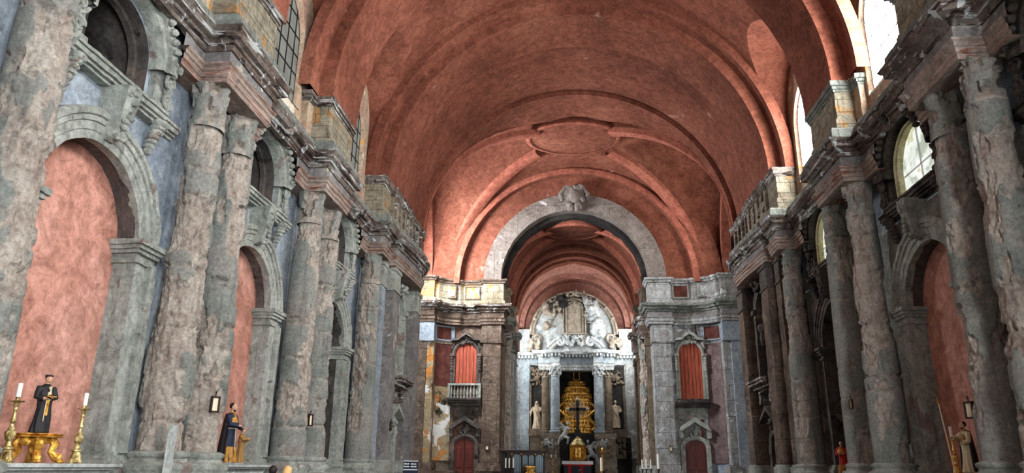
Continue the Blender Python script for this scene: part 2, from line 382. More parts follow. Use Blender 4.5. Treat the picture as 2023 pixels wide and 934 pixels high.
def wall_arch(g, u, y0, y1, z0, z1, yc, hw, zs, zb=None, d=0.3, n=22):
    'wall face at u with an arch-headed opening'
    zb = z0 if zb is None else zb
    g.quad((u, y0, z0), (u, yc-hw, z0), (u, yc-hw, z1), (u, y0, z1), d=d); g.quad((u, yc+hw, z0), (u, y1, z0), (u, y1, z1), (u, yc+hw, z1), d=d)
    if zb > z0: g.quad((u, yc-hw, z0), (u, yc+hw, z0), (u, yc+hw, zb), (u, yc-hw, zb), d=d)
    rows = []
    for i in range(n+1):
        a = pi-pi*i/n; y = yc+hw*cos(a); z = zs+hw*sin(a)
        rows.append([(u, y, z+(z1-z)*j/4) for j in range(5)])
    g.grid(rows)
def arch_path(yc, hw, zs, z0, n=28, dz=0.25):
    m = max(1, int((zs-z0)/dz)); p = [(yc-hw, z0+(zs-z0)*i/m, -1, 0) for i in range(m)]
    p += [(yc+hw*cos(pi-pi*i/n), zs+hw*sin(pi-pi*i/n), cos(pi-pi*i/n), sin(pi-pi*i/n)) for i in range(n+1)]
    p += [(yc+hw, zs-(zs-z0)*(i+1)/m, 1, 0) for i in range(m)]
    return p
def arch_sweep(g, path, prof, full=True):
    'sweep (outward offset, u) profile along an arch path'
    rows = [[(u, y+ny*o, z+nz*o) for o, u in prof] for y, z, ny, nz in path]
    g.grid(rows)

BAYS = [5.0, 11.6, 18.15, 25.0]
def bays(s): return [y+(.22 if s > 0 else 0) for y in BAYS]
TRS = {-1: .95, 1: 1.1}
AR, AZ, TZ = 1.5, 5.6, 9.25     # arch radius and springing, gallery opening radius and springing
side_word = {-1: 'left', 1: 'right'}

# ---- wall shells
for s in (-1, 1):
    sw = side_word[s]
    g = SB(s); edges = [1.6, 8.4, 14.85, 21.5, 28.5]
    for i, yc in enumerate(bays(s)):
        y0, y1 = edges[i], edges[i+1]
        wall_arch(g, 0.6, y0, y1, 0, 8.1, yc, AR, AZ)
    g.build('wall_'+sw, M['bluepanel'] if s < 0 else M['grey'], warp=0.025, kind='structure')
    g = SB(s)
    for i, yc in enumerate(bays(s)):
        # the tribune storey up to the architrave's back
        wall_arch(g, 0.6, edges[i], edges[i+1], 8.1, 11.0, yc, TRS[s], TZ, zb=8.3)
    g.build('wall_'+sw+'_tribune', M['bluepanel'], warp=0.012, kind='structure')
    # recess (pink back walls) and reveals
    for i, yc in enumerate(bays(s)):
        g = SB(s); wh = 1.9
        deep = 0.92 if i < 3 else 2.2
        if i < 3:
            g.quad((deep, yc-wh, 0), (deep, yc+wh, 0), (deep, yc+wh, 7.6), (deep, yc-wh, 7.6))
            g.build('wall_'+sw+'_recess', M['pinkwall'], kind='structure')
        else:
            g.quad((deep, yc-wh, 0), (deep, yc+wh, 0), (deep, yc+wh, 7.6), (deep, yc-wh, 7.6), d=0.3)
            g.build('wall_'+sw+'_recess', M['scorch_shade'], warp=0.06, kind='structure')
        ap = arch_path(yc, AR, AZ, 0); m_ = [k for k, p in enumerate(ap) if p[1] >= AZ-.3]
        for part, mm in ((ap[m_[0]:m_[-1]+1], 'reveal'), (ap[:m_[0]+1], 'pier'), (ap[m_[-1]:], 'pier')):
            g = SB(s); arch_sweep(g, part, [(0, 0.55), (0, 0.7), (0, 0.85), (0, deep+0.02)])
            g.build('trim_reveal', M[mm] if i < 3 else M['scorch_shade'], warp=0.03, freq=3, kind='structure')
        # tribune chamber
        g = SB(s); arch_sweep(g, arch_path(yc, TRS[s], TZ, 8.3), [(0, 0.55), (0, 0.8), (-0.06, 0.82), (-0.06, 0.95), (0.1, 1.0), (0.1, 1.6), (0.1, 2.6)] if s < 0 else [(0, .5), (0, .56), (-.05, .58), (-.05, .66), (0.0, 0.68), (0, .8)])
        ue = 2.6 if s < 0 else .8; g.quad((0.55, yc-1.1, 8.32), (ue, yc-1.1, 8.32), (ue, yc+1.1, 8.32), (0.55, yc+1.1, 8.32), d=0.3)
        g.build('wall_'+sw+'_chamber', M['scorch_shade'] if s < 0 else M['creamstone'], warp=0.012, kind='structure')  # left chamber stone coloured dark to paint in its shade
    # behind the camera and end strip beside the crossing
    g = SB(s); g.quad((0.6, -7, 0), (0.6, 2, 0), (0.6, 2, 13.4), (0.6, -7, 13.4)); g.quad((0.6, 28.5, 0), (0.6, 35.6, 0), (0.6, 35.6, 13.4), (0.6, 28.5, 13.4), d=0.4)
    g.quad((0.6, 35.6, 0), (1.9, 35.6, 0), (1.9, 35.6, 22), (0.6, 35.6, 22)); g.quad((1.9, 35.6, 0), (1.9, 46.5, 0), (1.9, 46.5, 22), (1.9, 35.6, 22))
    g.build('wall_'+sw+'_end', M['grey'], kind='structure')

# tribune backs
for s in (-1, 1):
    for i, yc in enumerate(bays(s)):
        ub = 2.55 if s < 0 else 0.76
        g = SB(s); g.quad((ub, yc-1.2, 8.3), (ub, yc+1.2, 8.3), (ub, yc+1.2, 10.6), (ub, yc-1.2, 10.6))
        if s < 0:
            g.build('wall_left_chamber_back', M['scorch_shade'], kind='structure')  # dark stone colour again carries the chamber's shade
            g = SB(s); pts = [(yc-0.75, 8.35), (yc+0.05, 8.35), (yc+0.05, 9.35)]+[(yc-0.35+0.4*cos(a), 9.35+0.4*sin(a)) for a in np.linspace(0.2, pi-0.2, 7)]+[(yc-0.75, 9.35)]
            g.prism(pts, 'x', 2.5, 2.54); g.build('door_%d' % (i+1), M['black'], kind='structure')  # black sheet painting the darkness of an inner doorway
        else:
            o = g.build('window_%d' % (20+i), M['glass_dirty'], kind='structure')
            g = SB(s); g.box(.72, .75, yc-0.02, yc+0.02, 8.3, 10.3); g.box(.72, .75, yc-1, yc+1, 9.2, 9.23)
            g.build('mullion', M['whitepaint'], o)

# ---- clerestory wall, windows, lunettes, vault
ZS, RV = 12.75, 8.4
TH = radians(37); LI = 2.5; LW = 2.15; ZW = 14.1; ZL = 14.85; WR = 1.42
def barrel(yc_, th, R=RV): return (R*cos(th)-HW, yc_, ZS+R*sin(th))
wn = 0
for s in (-1, 1):
    sw = side_word[s]
    g = SB(s)
    for i, yc in enumerate(bays(s)):
        wall_arch(g, 0.35, edges[i], edges[i+1], 10.9, 18.4, yc, WR, ZW, zb=11.95, d=0.4)
    g.build('wall_'+sw+'_clerestory', M['clere'], kind='structure')
    for i, yc in enumerate(bays(s)):
        wn += 1
        g = SB(s); pts = [(yc-1.43, 11.95), (yc+1.43, 11.95)]+[(yc+1.43*cos(a), ZW+1.43*sin(a)) for a in np.linspace(0, pi, 17)]
        g.prism(pts, 'x', 0.46, 0.48)
        win = g.build('window_%d' % wn, M['glass_dull'] if s < 0 else M['glass_bright'], kind='structure')
        g = SB(s); arch_sweep(g, arch_path(yc, WR, ZW, 11.95), [(.16, 0.36), (.16, .31), (.02, .31), (0, 0.33), (-0.05, 0.46)])
        g.quad((0.3, yc-WR, 11.95), (.47, yc-WR, 12.0), (.47, yc+WR, 12.0), (0.3, yc+WR, 11.95))
        g.build('window_frame', M['clere'], win)
        g = SB(s)
        for k in (-2, -1, 0, 1, 2): g.box(0.43, 0.455, yc+k*0.5-0.015, yc+k*0.5+0.015, 11.95, ZW+sqrt(1.4**2-(k*0.5)**2))
        for k in range(6):
            z = 12.4+k*0.62; hwz = 1.4 if z < ZW else sqrt(max(0.05, 1.4**2-(z-ZW)**2))
            g.box(0.43, 0.455, yc-hwz, yc+hwz, z-0.018, z+0.018)
        arch_sweep(g, arch_path(yc, 1.36, ZW, 11.95), [(-0.02, 0.44), (0.03, 0.44)])
        g.build('glazing_bars', M['metal'] if s < 0 else M['whitepaint'], win)
    # barrel between main arches, with lunette holes
    g = SB(s); NA = 28
    for i, yc in enumerate(bays(s)):
        y0, y1 = edges[i], edges[i+1]; T1 = radians(50)
        inner, outer, wallc = [], [], []
        stilt = ZL-ZS; Lp = 2*stilt+pi*LW
        for k in range(NA+1):
            a = pi*k/NA
            inner.append((yc+(LI+.15*sin(2*a if a < pi/2 else 2*(pi-a)))*cos(a), TH*sin(a)**0.85 if 0 < k < NA else 0.0))
            d_ = Lp*k/NA
            if d_ < stilt: wallc.append((yc+LW, ZS+d_))
            elif d_ > Lp-stilt: wallc.append((yc-LW, ZS+(Lp-d_)))
            else: b_ = (d_-stilt)/LW; wallc.append((yc+LW*cos(b_), ZL+LW*sin(b_)))
            # matching point on the bay's rectangle
            ca, sa = cos(a), sin(a); hy = (y1-yc) if ca > 0 else (yc-y0)
            tt = min(hy/max(abs(ca), 1e-6), T1/max(sa, 1e-6)); outer.append((yc+ca*tt, min(T1, sa*tt)))
        # keep rectangle corners
        for cy_ in (y0, y1):
            j = min(range(NA+1), key=lambda q: (outer[q][0]-cy_)**2+((outer[q][1]-T1)*4)**2); outer[j] = (cy_, T1)
        rows = [[barrel(p[0]+(q[0]-p[0])*m/8, p[1]+(q[1]-p[1])*m/8) for m in range(9)] for p, q in zip(inner, outer)]
        g.grid(rows)
        rows = [[barrel(y0+(y1-y0)*a_/20, T1+(pi/2-T1)*b_/20) for b_ in range(21)] for a_ in range(21)]
        g.grid(rows)
        h = SB(s); rows = []
        for p, q in zip(inner, wallc):
            A = np.array(barrel(*p)); B = np.array((0.35, q[0], q[1])); rows.append([tuple(A*(1-m/8)+B*m/8) for m in range(9)])
        h.grid(rows); h.build('ceiling_lunette', M['vault'], kind='structure', smooth=60)
    g.grid([[barrel(28.5+(36.0-28.5)*a_/20, (pi/2)*b_/40, 8.05) for b_ in range(41)] for a_ in range(21)])
    g.grid([[barrel(-7+8.7*a_/4, (pi/2)*b_/40) for b_ in range(41)] for a_ in range(5)])
    g.build('ceiling', M['vault'], kind='structure', smooth=50)

def band(y0, y1, R, Rb, name='trim_1', mat='vault', zs=ZS, cx_=CN, n=72):
    'transverse arch of the vault: soffit at R with faces rising to Rb'
    g = MB(); rows = []
    for k in range(n+1):
        a = pi*k/n; c_, s_ = cos(a), sin(a)
        rows.append([(cx_+Rb*c_, y0, zs+Rb*s_), (cx_+R*c_, y0, zs+R*s_), (cx_+R*c_, (y0+y1)/2, zs+R*s_), (cx_+R*c_, y1, zs+R*s_), (cx_+Rb*c_, y1, zs+Rb*s_)])
    g.grid(rows); return g.build(name, M[mat], kind='structure', smooth=40)
for y0_, y1_ in ((7.2, 9.8), (13.75, 16.4), (20.35, 22.95)):
    band(y0_-.8, y1_+.2, 8.12, 8.5); band(y0_, y1_, 7.66, 8.2)
band(27.05, 30.9, 8.1, 8.5); band(27.75, 30.35, 7.66, 8.2)
band(35.3, 36.1, 7.82, 9.6)

# ------------------------------------------------------------------ giant columns
def column(s, y, label, seed, z1=8.62, ztop=9.55, r0=0.47, r1=0.37, u=0.0, wear=0.0, group=None, x=None):
    X = L(s, u, y, 0)[0] if x is None else x
    t = thing('giant_column', label, 'column', (X, y, 0), group)
    n = 96; zz = np.arange(1.78, z1, 0.042); rs = np.random.RandomState(seed)
    th = np.linspace(0, 2*pi, n, endpoint=False)
    T_, Z_ = np.meshgrid(th, zz); f = (Z_-1.78)/(z1-1.78)
    R_ = r0+(r1-r0)*np.clip(f, 0, 1)**1.6
    P = np.stack([np.cos(T_)*0.6+seed*3.7, np.sin(T_)*0.6+seed*1.3, Z_*0.75], -1).reshape(-1, 3)
    a = fbm(P*1.25, 5, seed); b = fbm(P*4.2, 5, seed+9); c_ = fbm(P*11, 3, seed+5)
    a = a+0.10*(b-0.5)
    sp = sm(0.50-wear, 0.515-wear, a); sp2 = sm(0.57-wear, 0.585-wear, a)
    d = sp*(0.03+0.09*np.abs(b-0.5)*2+0.05*(c_-0.5))+sp2*(0.05+0.06*(b-0.5))+0.008*(c_-0.5)
    Zf = Z_.reshape(-1)
    for _ in range(5):
        zj = rs.uniform(2.3, z1-0.3); wob = 0.12*(fbm(np.stack([np.cos(T_)*1.3, np.sin(T_)*1.3, T_*0+seed+zj], -1).reshape(-1, 3), 3, seed)-0.5)
        dd = np.abs(Zf-zj-wob); d += (0.02+0.07*sm(.45,.6,b))*np.exp(-(dd/0.04)**2)
        sp = np.maximum(sp, 0.6*np.exp(-(dd/0.05)**2))
    R_ = R_.reshape(-1)+0.015-d
    g = MB(); rows = []
    xx = X+R_*np.cos(T_.reshape(-1)); yy = y+R_*np.sin(T_.reshape(-1))
    V = np.stack([xx, yy, Zf], -1).reshape(len(zz), n, 3).tolist()
    g.grid(V, cv=True)
    g.build('shaft', M['column'], t, attr=sp, smooth=50, merge=False)
    # broken stump of the capital
    n2 = 40; zz2 = np.linspace(z1-0.08, ztop+0.02, 16); T2, Z2 = np.meshgrid(np.linspace(0, 2*pi, n2, endpoint=False), zz2)
    P2 = np.stack([np.cos(T2)*1.1+seed, np.sin(T2)*1.1, Z2*1.3], -1).reshape(-1, 3)
    e = fbm(P2*2.2, 4, seed+3)
    ff = (Z2.reshape(-1)-z1)/(ztop-z1)
    R2 = r1*1.0+0.03*np.exp(-((Z2.reshape(-1)-z1)/0.06)**2)+0.05*np.clip(ff, 0, 1)**2-0.14*sm(0.48, 0.56, e)*sm(0, .2, ff)+0.03*(fbm(P2*7, 3, seed)-.5)
    V = np.stack([X+R2*np.cos(T2.reshape(-1)), y+R2*np.sin(T2.reshape(-1)), Z2.reshape(-1)], -1).reshape(len(zz2), n2, 3).tolist()
    g = MB(); g.grid(V, cv=True); g.build('capital', M['column'], t, attr=sm(0.5, 0.53, e), smooth=50, merge=False)
    g = MB(); pr = [(r0+0.16, 1.36), (r0+0.17, 1.42), (r0+0.20, 1.46), (r0+0.20, 1.54), (r0+0.16, 1.58), (r0+0.08, 1.60), (r0+0.06, 1.66), (r0+0.10, 1.70), (r0+0.11, 1.75), (r0+0.05, 1.79), (r0-0.02, 1.81)]
    rows = [[(X+r_*cos(2*pi*k/48), y+r_*sin(2*pi*k/48), z_) for k in range(48)] for r_, z_ in pr]
    g.grid(rows, cv=True); g.build('base', M['grey'], t, warp=0.018, freq=4)
    return t
COLS = {-1: [(7.6, 'left wall giant column at the extreme left edge of the photo'), (9.15, 'broad flaking giant column standing left of the first big pink arch'),
             (14.1, 'flaking giant column just right of the first big pink arch, left wall'),
             (15.6, 'smoother giant column carrying a framed plaque, just left of the second pink arch'),
             (20.73, 'flaking giant column just right of the second pink arch, left wall'),
             (22.38, 'slim scarred giant column just left of the dark niche, left wall'),
             (27.7, 'single blackened giant column right of the dark niche on the left wall')],
        1: [(7.6, 'right wall giant column nearest the camera, outside the photo edge'), (9.15, 'right wall giant column just beyond the photo edge'),
            (13.98, 'massive flaking giant column at the right edge of the photo'),
            (15.45, 'scarred giant column carrying a framed plaque right of the dark red arch'),
            (20.8, 'giant column just left of the dark red arch on the right wall'),
            (22.75, 'pinkish scarred giant column beside the small painted figure on the right wall'),
            (27.75, 'single charred reddish giant column beyond the dark niche on the right wall')]}
i_ = 0
for s in (-1, 1):
    for k, (y, lab) in enumerate(COLS[s]):
        i_ += 1
        if s > 0 and k < 1: continue
        column(s, y, lab, 11+i_, wear=0.03 if k % 2 == 0 else -0.01, z1=8.62 if k not in (6,) else 8.45)

# ------------------------------------------------------------------ entablatures
def offset_path(path, out):
    'path of (y, u); positive out moves towards the nave (smaller u)'
    n = len(path); P = [np.array(p, float) for p in path]; res = []
    nr = []
    for i in range(n-1):
        d = P[i+1]-P[i]; d /= np.linalg.norm(d); nr.append(np.array([d[1], -d[0]]))
    for i in range(n):
        if i == 0: q = P[i]+nr[0]*out
        elif i == n-1: q = P[i]+nr[-1]*out
        else:
            m = nr[i-1]+nr[i]; m /= np.linalg.norm(m); q = P[i]+m*out/max(0.35, m@nr[i])
        res.append(q)
    return res
def sweep(g, path, prof, d=0.16):
    cnt = [max(1, int(np.linalg.norm(np.array(path[i+1])-np.array(path[i]))/d)) for i in range(len(path)-1)]
    rows = []
    for out, z in prof:
        q = offset_path(path, out); r = []
        for i, c_ in enumerate(cnt):
            for k in range(c_): p = q[i]*(1-k/c_)+q[i+1]*k/c_; r.append((p[1], p[0], z))
        r.append((q[-1][1], q[-1][0], z)); rows.append(r)
    g.grid(rows)
ENT = [(1.6, .1), (7.1, .1), (7.1, -.5), (9.65, -.5), (9.65, .1), (13.75, .1), (13.75, -.5), (16.05, -.5), (16.05, .1), (20.4, .1), (20.4, -.5), (22.75, -.5), (22.75, .1),
       (27.35, .1), (27.35, -.55), (28.45, -.55), (28.45, -.3), (29.1, -.3), (29.1, -.62), (30.5, -.72), (32.0, -.82), (33.4, -.84), (34.3, -.64), (35.0, -.2), (35.5, .5)]
A_PROF = [(-.62, 9.56), (0, 9.55), (0, 9.66), (.035, 9.68), (.035, 9.80), (.07, 9.82), (.07, 9.90), (.12, 9.94), (.13, 9.98), (-.1, 9.98)]
F_PROF = [(-.1, 9.98), (.01, 9.99), (.01, 10.1), (.01, 10.2), (.01, 10.30), (-.1, 10.3)]
C_PROF = [(-.1, 10.3), (.05, 10.30), (.08, 10.36), (.09, 10.42), (.15, 10.44), (.17, 10.5), (.28, 10.53), (.30, 10.6), (.31, 10.65), (.36, 10.69), (.39, 10.76), (-.2, 10.8), (-.9, 10.82)]
S_PROF = [(-.1, 10.75), (.19, 10.78), (.24, 10.84), (.24, 11.08), (.18, 11.15), (-.2, 11.2), (-.9, 11.25)]
for s, lab in ((-1, 'long stepped entablature with red-brown mouldings running above the left wall columns'), (1, 'long stepped burnt entablature running above the right wall columns')):
    t = thing('entablature', lab, 'entablature', L(s, .6, 20, 9.55))
    # architrave and frieze stop at each gallery frame; cornice and coping run through
    cuts = [[(5.0+1.32, .1)]+ENT[1:5]+[(11.6-1.32, .1)], [(11.6+1.32, .1)]+ENT[5:9]+[(18.15-1.32, .1)], [(18.15+1.32, .1)]+ENT[9:13]+[(25-1.32, .1)], [(25+1.32, .1)]+ENT[13:]]
    for nm, pr, mt, wp in (('architrave', A_PROF, 'architrave', .014), ('frieze', F_PROF, 'frieze', .014), ('cornice', C_PROF, 'cornice', .035), ('coping', S_PROF, 'slab', .04)):
        for pth in (cuts if nm in ('architrave', 'frieze') else [ENT]):
            g = SB(s); sweep(g, pth, pr, 0.13); g.build(nm, M[mt], t, warp=wp, freq=3.2, seed=3, smooth=30)
# pedestals under the columns
for s in (-1, 1):
    for j, (a, b) in enumerate(((6.95, 9.85), (13.45, 16.3), (20.1, 23.05), (27.05, 28.4))):
        t = thing('column_pedestal', ('low moulded stone pedestal under the %s, %s wall' % (('nearest column pair', 'column pair before the second arch', 'column pair before the dark niche', 'single last column')[j], side_word[s])), 'pedestal', L(s, 0, (a+b)/2, 0))
        g = SB(s); g.box(.7, -.68, a, b, 0, 1.2, d=.25); g.build('die', M['grey'], t, warp=.02)
        g = SB(s); g.box(.7, -.75, a-.06, b+.06, 1.2, 1.37, d=.2); g.build('cap', M['grey'], t, warp=.02, freq=5)

# ------------------------------------------------------------------ arches of the side bays
bayname = {0: 'nearest', 1: 'second', 2: 'third', 3: 'fourth'}
ARCHLAB = {(-1, 0): 'stone arch of the side bay nearest the camera on the left wall', (-1, 1): 'large pale stone arch with a carved keystone around the big pink recess at far left',
           (-1, 2): 'pale stone arch with a brown reveal around the narrower second pink recess', (-1, 3): 'pale carved arch around the dark niche on the left wall',
           (1, 1): 'stone arch of the bay at the far right edge', (1, 2): 'grey stone arch around the dark red recess on the right wall', (1, 3): 'sooty stone arch around the black niche on the right wall'}
TRILAB = {(-1, 0): 'carved frame of the gallery opening nearest the camera on the left', (-1, 1): 'big carved stone frame of the dark gallery opening over the big pink arch',
          (-1, 2): 'carved stone frame of the gallery opening over the second pink arch', (-1, 3): 'small carved frame of the black gallery opening over the left niche',
          (1, 1): 'carved fragment frame of the gallery opening at the top right edge', (1, 2): 'burnt carved frame of the bright gallery opening over the dark red arch', (1, 3): 'burnt carved frame of the small bright gallery opening over the black niche'}
def acanthus(g, c, w, h, out, rnd, n=9):
    'a clump of broken carving: leaves and scrolls'
    for k in range(n):
        a = 2*pi*k/n; rr = rnd.uniform(.3, .8)
        g.ell((c[0]-rnd.uniform(0, out), c[1]+w*.5*rr*cos(a), c[2]+h*.5*rr*sin(a)), (out*rnd.uniform(.4, .8), w*rnd.uniform(.12, .24), h*rnd.uniform(.12, .26)), 8, 6)
    g.ell(c, (out*.8, w*.3, h*.38), 10, 7)
def volute(g, c, r, turn, u0, u1, n=26, w=0.05):
    'flat spiral scroll in the wall plane'
    pts = []
    for k in range(n):
        a = turn*(k/(n-1))*3.4*pi; q = r*(1-k/(n-1))**.9+.02
        pts.append(((u0+u1)/2, c[0]+q*cos(a), c[1]+q*sin(a)))
    g.tube(pts, [w*(1-.5*k/n) for k in range(n)], 6)
for s in (-1, 1):
    for i, yc in enumerate(bays(s)):
        if (s, i) not in ARCHLAB: continue
        rnd = random.Random(40*i+s); mt = M['pier'] if i < 3 else (M['grey'] if s < 0 else M['scorch_shade'])
        t = thing('arch_surround', ARCHLAB[(s, i)], 'arch', L(s, .6, yc, 0))
        # archivolt
        g = SB(s); arch_sweep(g, [p for p in arch_path(yc, AR, AZ, 5.55, n=56)], [(0, .66), (-.02, .46), (.05, .44), (.12, .45), (.14, .42), (.30, .42), (.31, .38), (.40, .38), (.42, .33), (.5, .32), (.56, .38), (.56, .6)])
        g.build('archivolt', mt, t, warp=.03, freq=3.4, seed=i+5, smooth=30)
        for sd in (-1, 1):
            a, b = sorted((yc+sd*(AR-.02), yc+sd*(AR+.57)))
            g = SB(s); g.quad((.44, a, 1.75), (.44, b, 1.75), (.44, b, 5.3), (.44, a, 5.3), d=.12)
            g.quad((.44, a, 1.75), (.7, a, 1.75), (.7, a, 5.3), (.44, a, 5.3), d=.12); g.quad((.44, b, 1.75), (.7, b, 1.75), (.7, b, 5.3), (.44, b, 5.3), d=.12)
            c2 = (b-.12) if sd > 0 else (a+.12); g.box(.34, .45, c2-.11, c2+.11, 1.75, 5.3, d=.12)
            g.build('pilaster', mt, t, warp=.025, freq=3, seed=i+7, smooth=40)
            g = SB(s)
            for z0, z1, o in ((5.28, 5.36, .05), (5.36, 5.46, .02), (5.46, 5.54, .09), (5.54, 5.62, .14), (5.62, 5.72, .19)):
                g.box(.44-o, 1.0, a-o, b+o*.5 if sd > 0 else b+o, z0, z1, d=.12)
            g.build('impost', mt, t, warp=.022, freq=5, seed=i)
            g = SB(s)
            for z0, z1, o in ((1.30, 1.5, .10), (1.5, 1.62, .13), (1.62, 1.70, .08), (1.70, 1.77, .04), (0, 1.3, .07)):
                g.box(.44-o, .9, a-o, b+o, z0, z1, d=.15)
            g.build('pilaster_base', M['grey'], t, warp=.012, freq=5)
        # keystone console with carving, up to the string course
        g = SB(s); g.prism([(.42, 7.2), (.20, 7.28), (.12, 7.6), (.10, 8.0), (.16, 8.22), (.6, 8.25), (.6, 7.2)], 'z', 0, 1) if False else None
        pr = [(7.16, .42, .11), (7.25, .24, .13), (7.5, .16, .15), (7.8, .10, .18), (8.05, .06, .21), (8.2, .05, .22)]
        g.grid([[(.62, yc-w_, z), (u_, yc-w_, z), (u_-.05, yc-w_*.5, z), (u_-.02, yc, z), (u_-.05, yc+w_*.5, z), (u_, yc+w_, z), (.62, yc+w_, z)] for z, u_, w_ in pr])
        acanthus(g, (.1, yc, 8.02), .42, .3, .1, rnd, 8); acanthus(g, (.25, yc, 7.25), .3, .2, .1, rnd, 6)
        for k in range(5): g.ell((.1, yc+rnd.uniform(-.08, .08), 7.4+k*.12), (.07, .1, .06), 8, 6)
        g.build('keystone', mt, t, warp=.02, freq=8, seed=i)
        # tribune frame
        t = thing('gallery_frame', TRILAB[(s, i)], 'window frame', L(s, .6, yc, 8.2))
        fm = M['pier'] if s < 0 else M['scorch_shade']  # right frames get darker stone for backlit shade as well as soot
        g = SB(s); lo, hi = yc-2.15, yc+2.15
        for z0, z1, o in ((8.16, 8.22, .05), (8.22, 8.28, .12), (8.28, 8.38, .18), (8.38, 8.44, .22)):
            g.box(.62, .58-o, lo, hi, z0, z1, d=.12)
            g.box(.62, .45-o, yc-1.42, yc+1.42, z0, z1, d=.12)
        g.build('sill_course', fm, t, warp=.02, freq=4, seed=2+i)
        for sd in (-1, 1):
            g = SB(s); yb = yc+sd*(TRS[s]+.36)
            for k in range(7):
                z = 7.55+k*.1; g.ell((.5-.05*k*.6, yb, z), (.1+.012*k, .1+.01*k, .075), 8, 6)
            g.ell((.3, yb, 8.12), (.17, .17, .09), 10, 6); g.build('console', fm, t, warp=.015, freq=8)
            g = SB(s)
            for z0, z1, w_, o in ((8.44, 8.62, .24, .24), (8.62, 9.3, .17, .14), (9.3, 9.42, .22, .2), (9.42, 9.52, .25, .26)):
                g.box(.6, .6-o, yb-w_, yb+w_, z0, z1, d=.1)
            volute(g, (yb+sd*.12, 9.12), .17, sd, .3, .36, w=.045); volute(g, (yb+sd*.14, 8.72), .15, -sd, .3, .36, w=.045)
            acanthus(g, (.32, yb+sd*.1, 9.45), .34, .4, .14, rnd, 8)
            for k in range(6): g.ell((.36, yb+sd*(.16+.04*sin(k*1.7)), 8.6+k*.16), (.09, .07, .1), 7, 5)
            g.build('jamb', fm, t, warp=.03, freq=6, seed=i+sd)
        g = SB(s); arch_sweep(g, [p for p in arch_path(yc, TRS[s], TZ+.03, TZ, n=36)], [(.09, .62), (.09, .44), (.12, .36), (.14, .3), (.26, .29), (.28, .22), (.42, .18), (.46, .24), (.46, .6)])
        acanthus(g, (.06, yc, 10.66), .62, .5, .2, rnd, 12); volute(g, (yc-.34, 10.6), .2, 1, .0, .1, w=.05); volute(g, (yc+.34, 10.6), .2, -1, .0, .1, w=.05)
        for sd in (-1, 1):
            for k in range(6): a = radians(20+9*k); g.ell((.16, yc+sd*1.3*cos(a), TZ+.03+1.3*sin(a)), (.1, .09, .08), 7, 5)
        g.build('arched_head', fm, t, warp=.03, freq=5, seed=i+2)

# ------------------------------------------------------------------ attic pedestals between cornice and vault
AT = {0: (7.2, 9.6), 1: (13.85, 16.05), 2: (20.45, 22.75)}
ATL = {(-1, 0): 'ochre attic block above the nearest left columns', (-1, 1): 'ochre plastered attic block above the first full pair of left columns', (-1, 2): 'ochre ashlar attic block on the left cornice between the two leaded windows',
       (1, 0): 'attic block above the nearest right columns', (1, 1): 'weathered attic block at the top right corner', (1, 2): 'pale attic block with exposed red bricks between the two bright windows'}
def attic(s, a, b, u, label, mat):
    t = thing('attic_block', label, 'pedestal', L(s, .6, (a+b)/2, 11.1))
    g = SB(s); g.box(.62, u, a, b, 11.1, 12.45, d=.16); g.build('die', M[mat], t, warp=.03, freq=3)
    g = SB(s); g.box(.62, u+.55, a-.45, b+.45, 11.1, 12.45, d=.18); g.build('side_strip', M['clere'], t, warp=.02, freq=3)
    g = SB(s)
    for z0, z1, o in ((12.42, 12.5, .03), (12.5, 12.6, .07), (12.6, 12.75, .12)):
        g.box(.62, u-o, a-o, b+o, z0, z1, d=.12); g.box(.62, u+.55-o, a-.45-o, b+.45+o, z0, z1, d=.12)
    g.build('cornice', M['cornice'] if s < 0 else M['slab'], t, warp=.025, freq=4)
    g = SB(s)
    for z0, z1, o in ((11.1, 11.5, .06), (11.5, 11.56, .03), (11.9, 11.93, .012)): g.box(.5, u-o, a-o, b+o, z0, z1, d=.14)
    g.build('plinth_course', M[mat], t, warp=.025, freq=4)
for (s, j), lab in ATL.items(): attic(s, AT[j][0], AT[j][1], -.42, lab, 'attic')
for s in (-1, 1):
    t = thing('attic_block', 'long panelled attic over the last bay of the %s wall, ending at the crossing' % side_word[s], 'pedestal', L(s, .6, 34, 11.1))
    pth = [(27.2, .55), (27.2, -.4), (28.6, -.4), (28.6, -.5), (31.8, -.52), (31.8, -.44), (34.9, -.46), (35.5, .5)]
    g = SB(s); sweep(g, pth, [(-.4, 11.1), (.06, 11.1), (.06, 11.5), (0, 11.56), (0, 12.0), (0, 12.45), (.03, 12.5)], .2); g.build('die', M['attic'], t, warp=.03, freq=3)
    g = SB(s); sweep(g, pth, [(-.3, 12.4), (.04, 12.45), (.05, 12.5), (.12, 12.55), (.13, 12.65), (.2, 12.76), (-.5, 12.78)], .14); g.build('cornice', M['cornice'], t, warp=.04, freq=4)
    for k in range(8): g = SB(s); g.box(-.3, -.57, 28.9+k*.76, 29.03+k*.76, 11.6, 12.45, d=.2); g.build('panel_strip', M['cornice'], t, warp=.02)

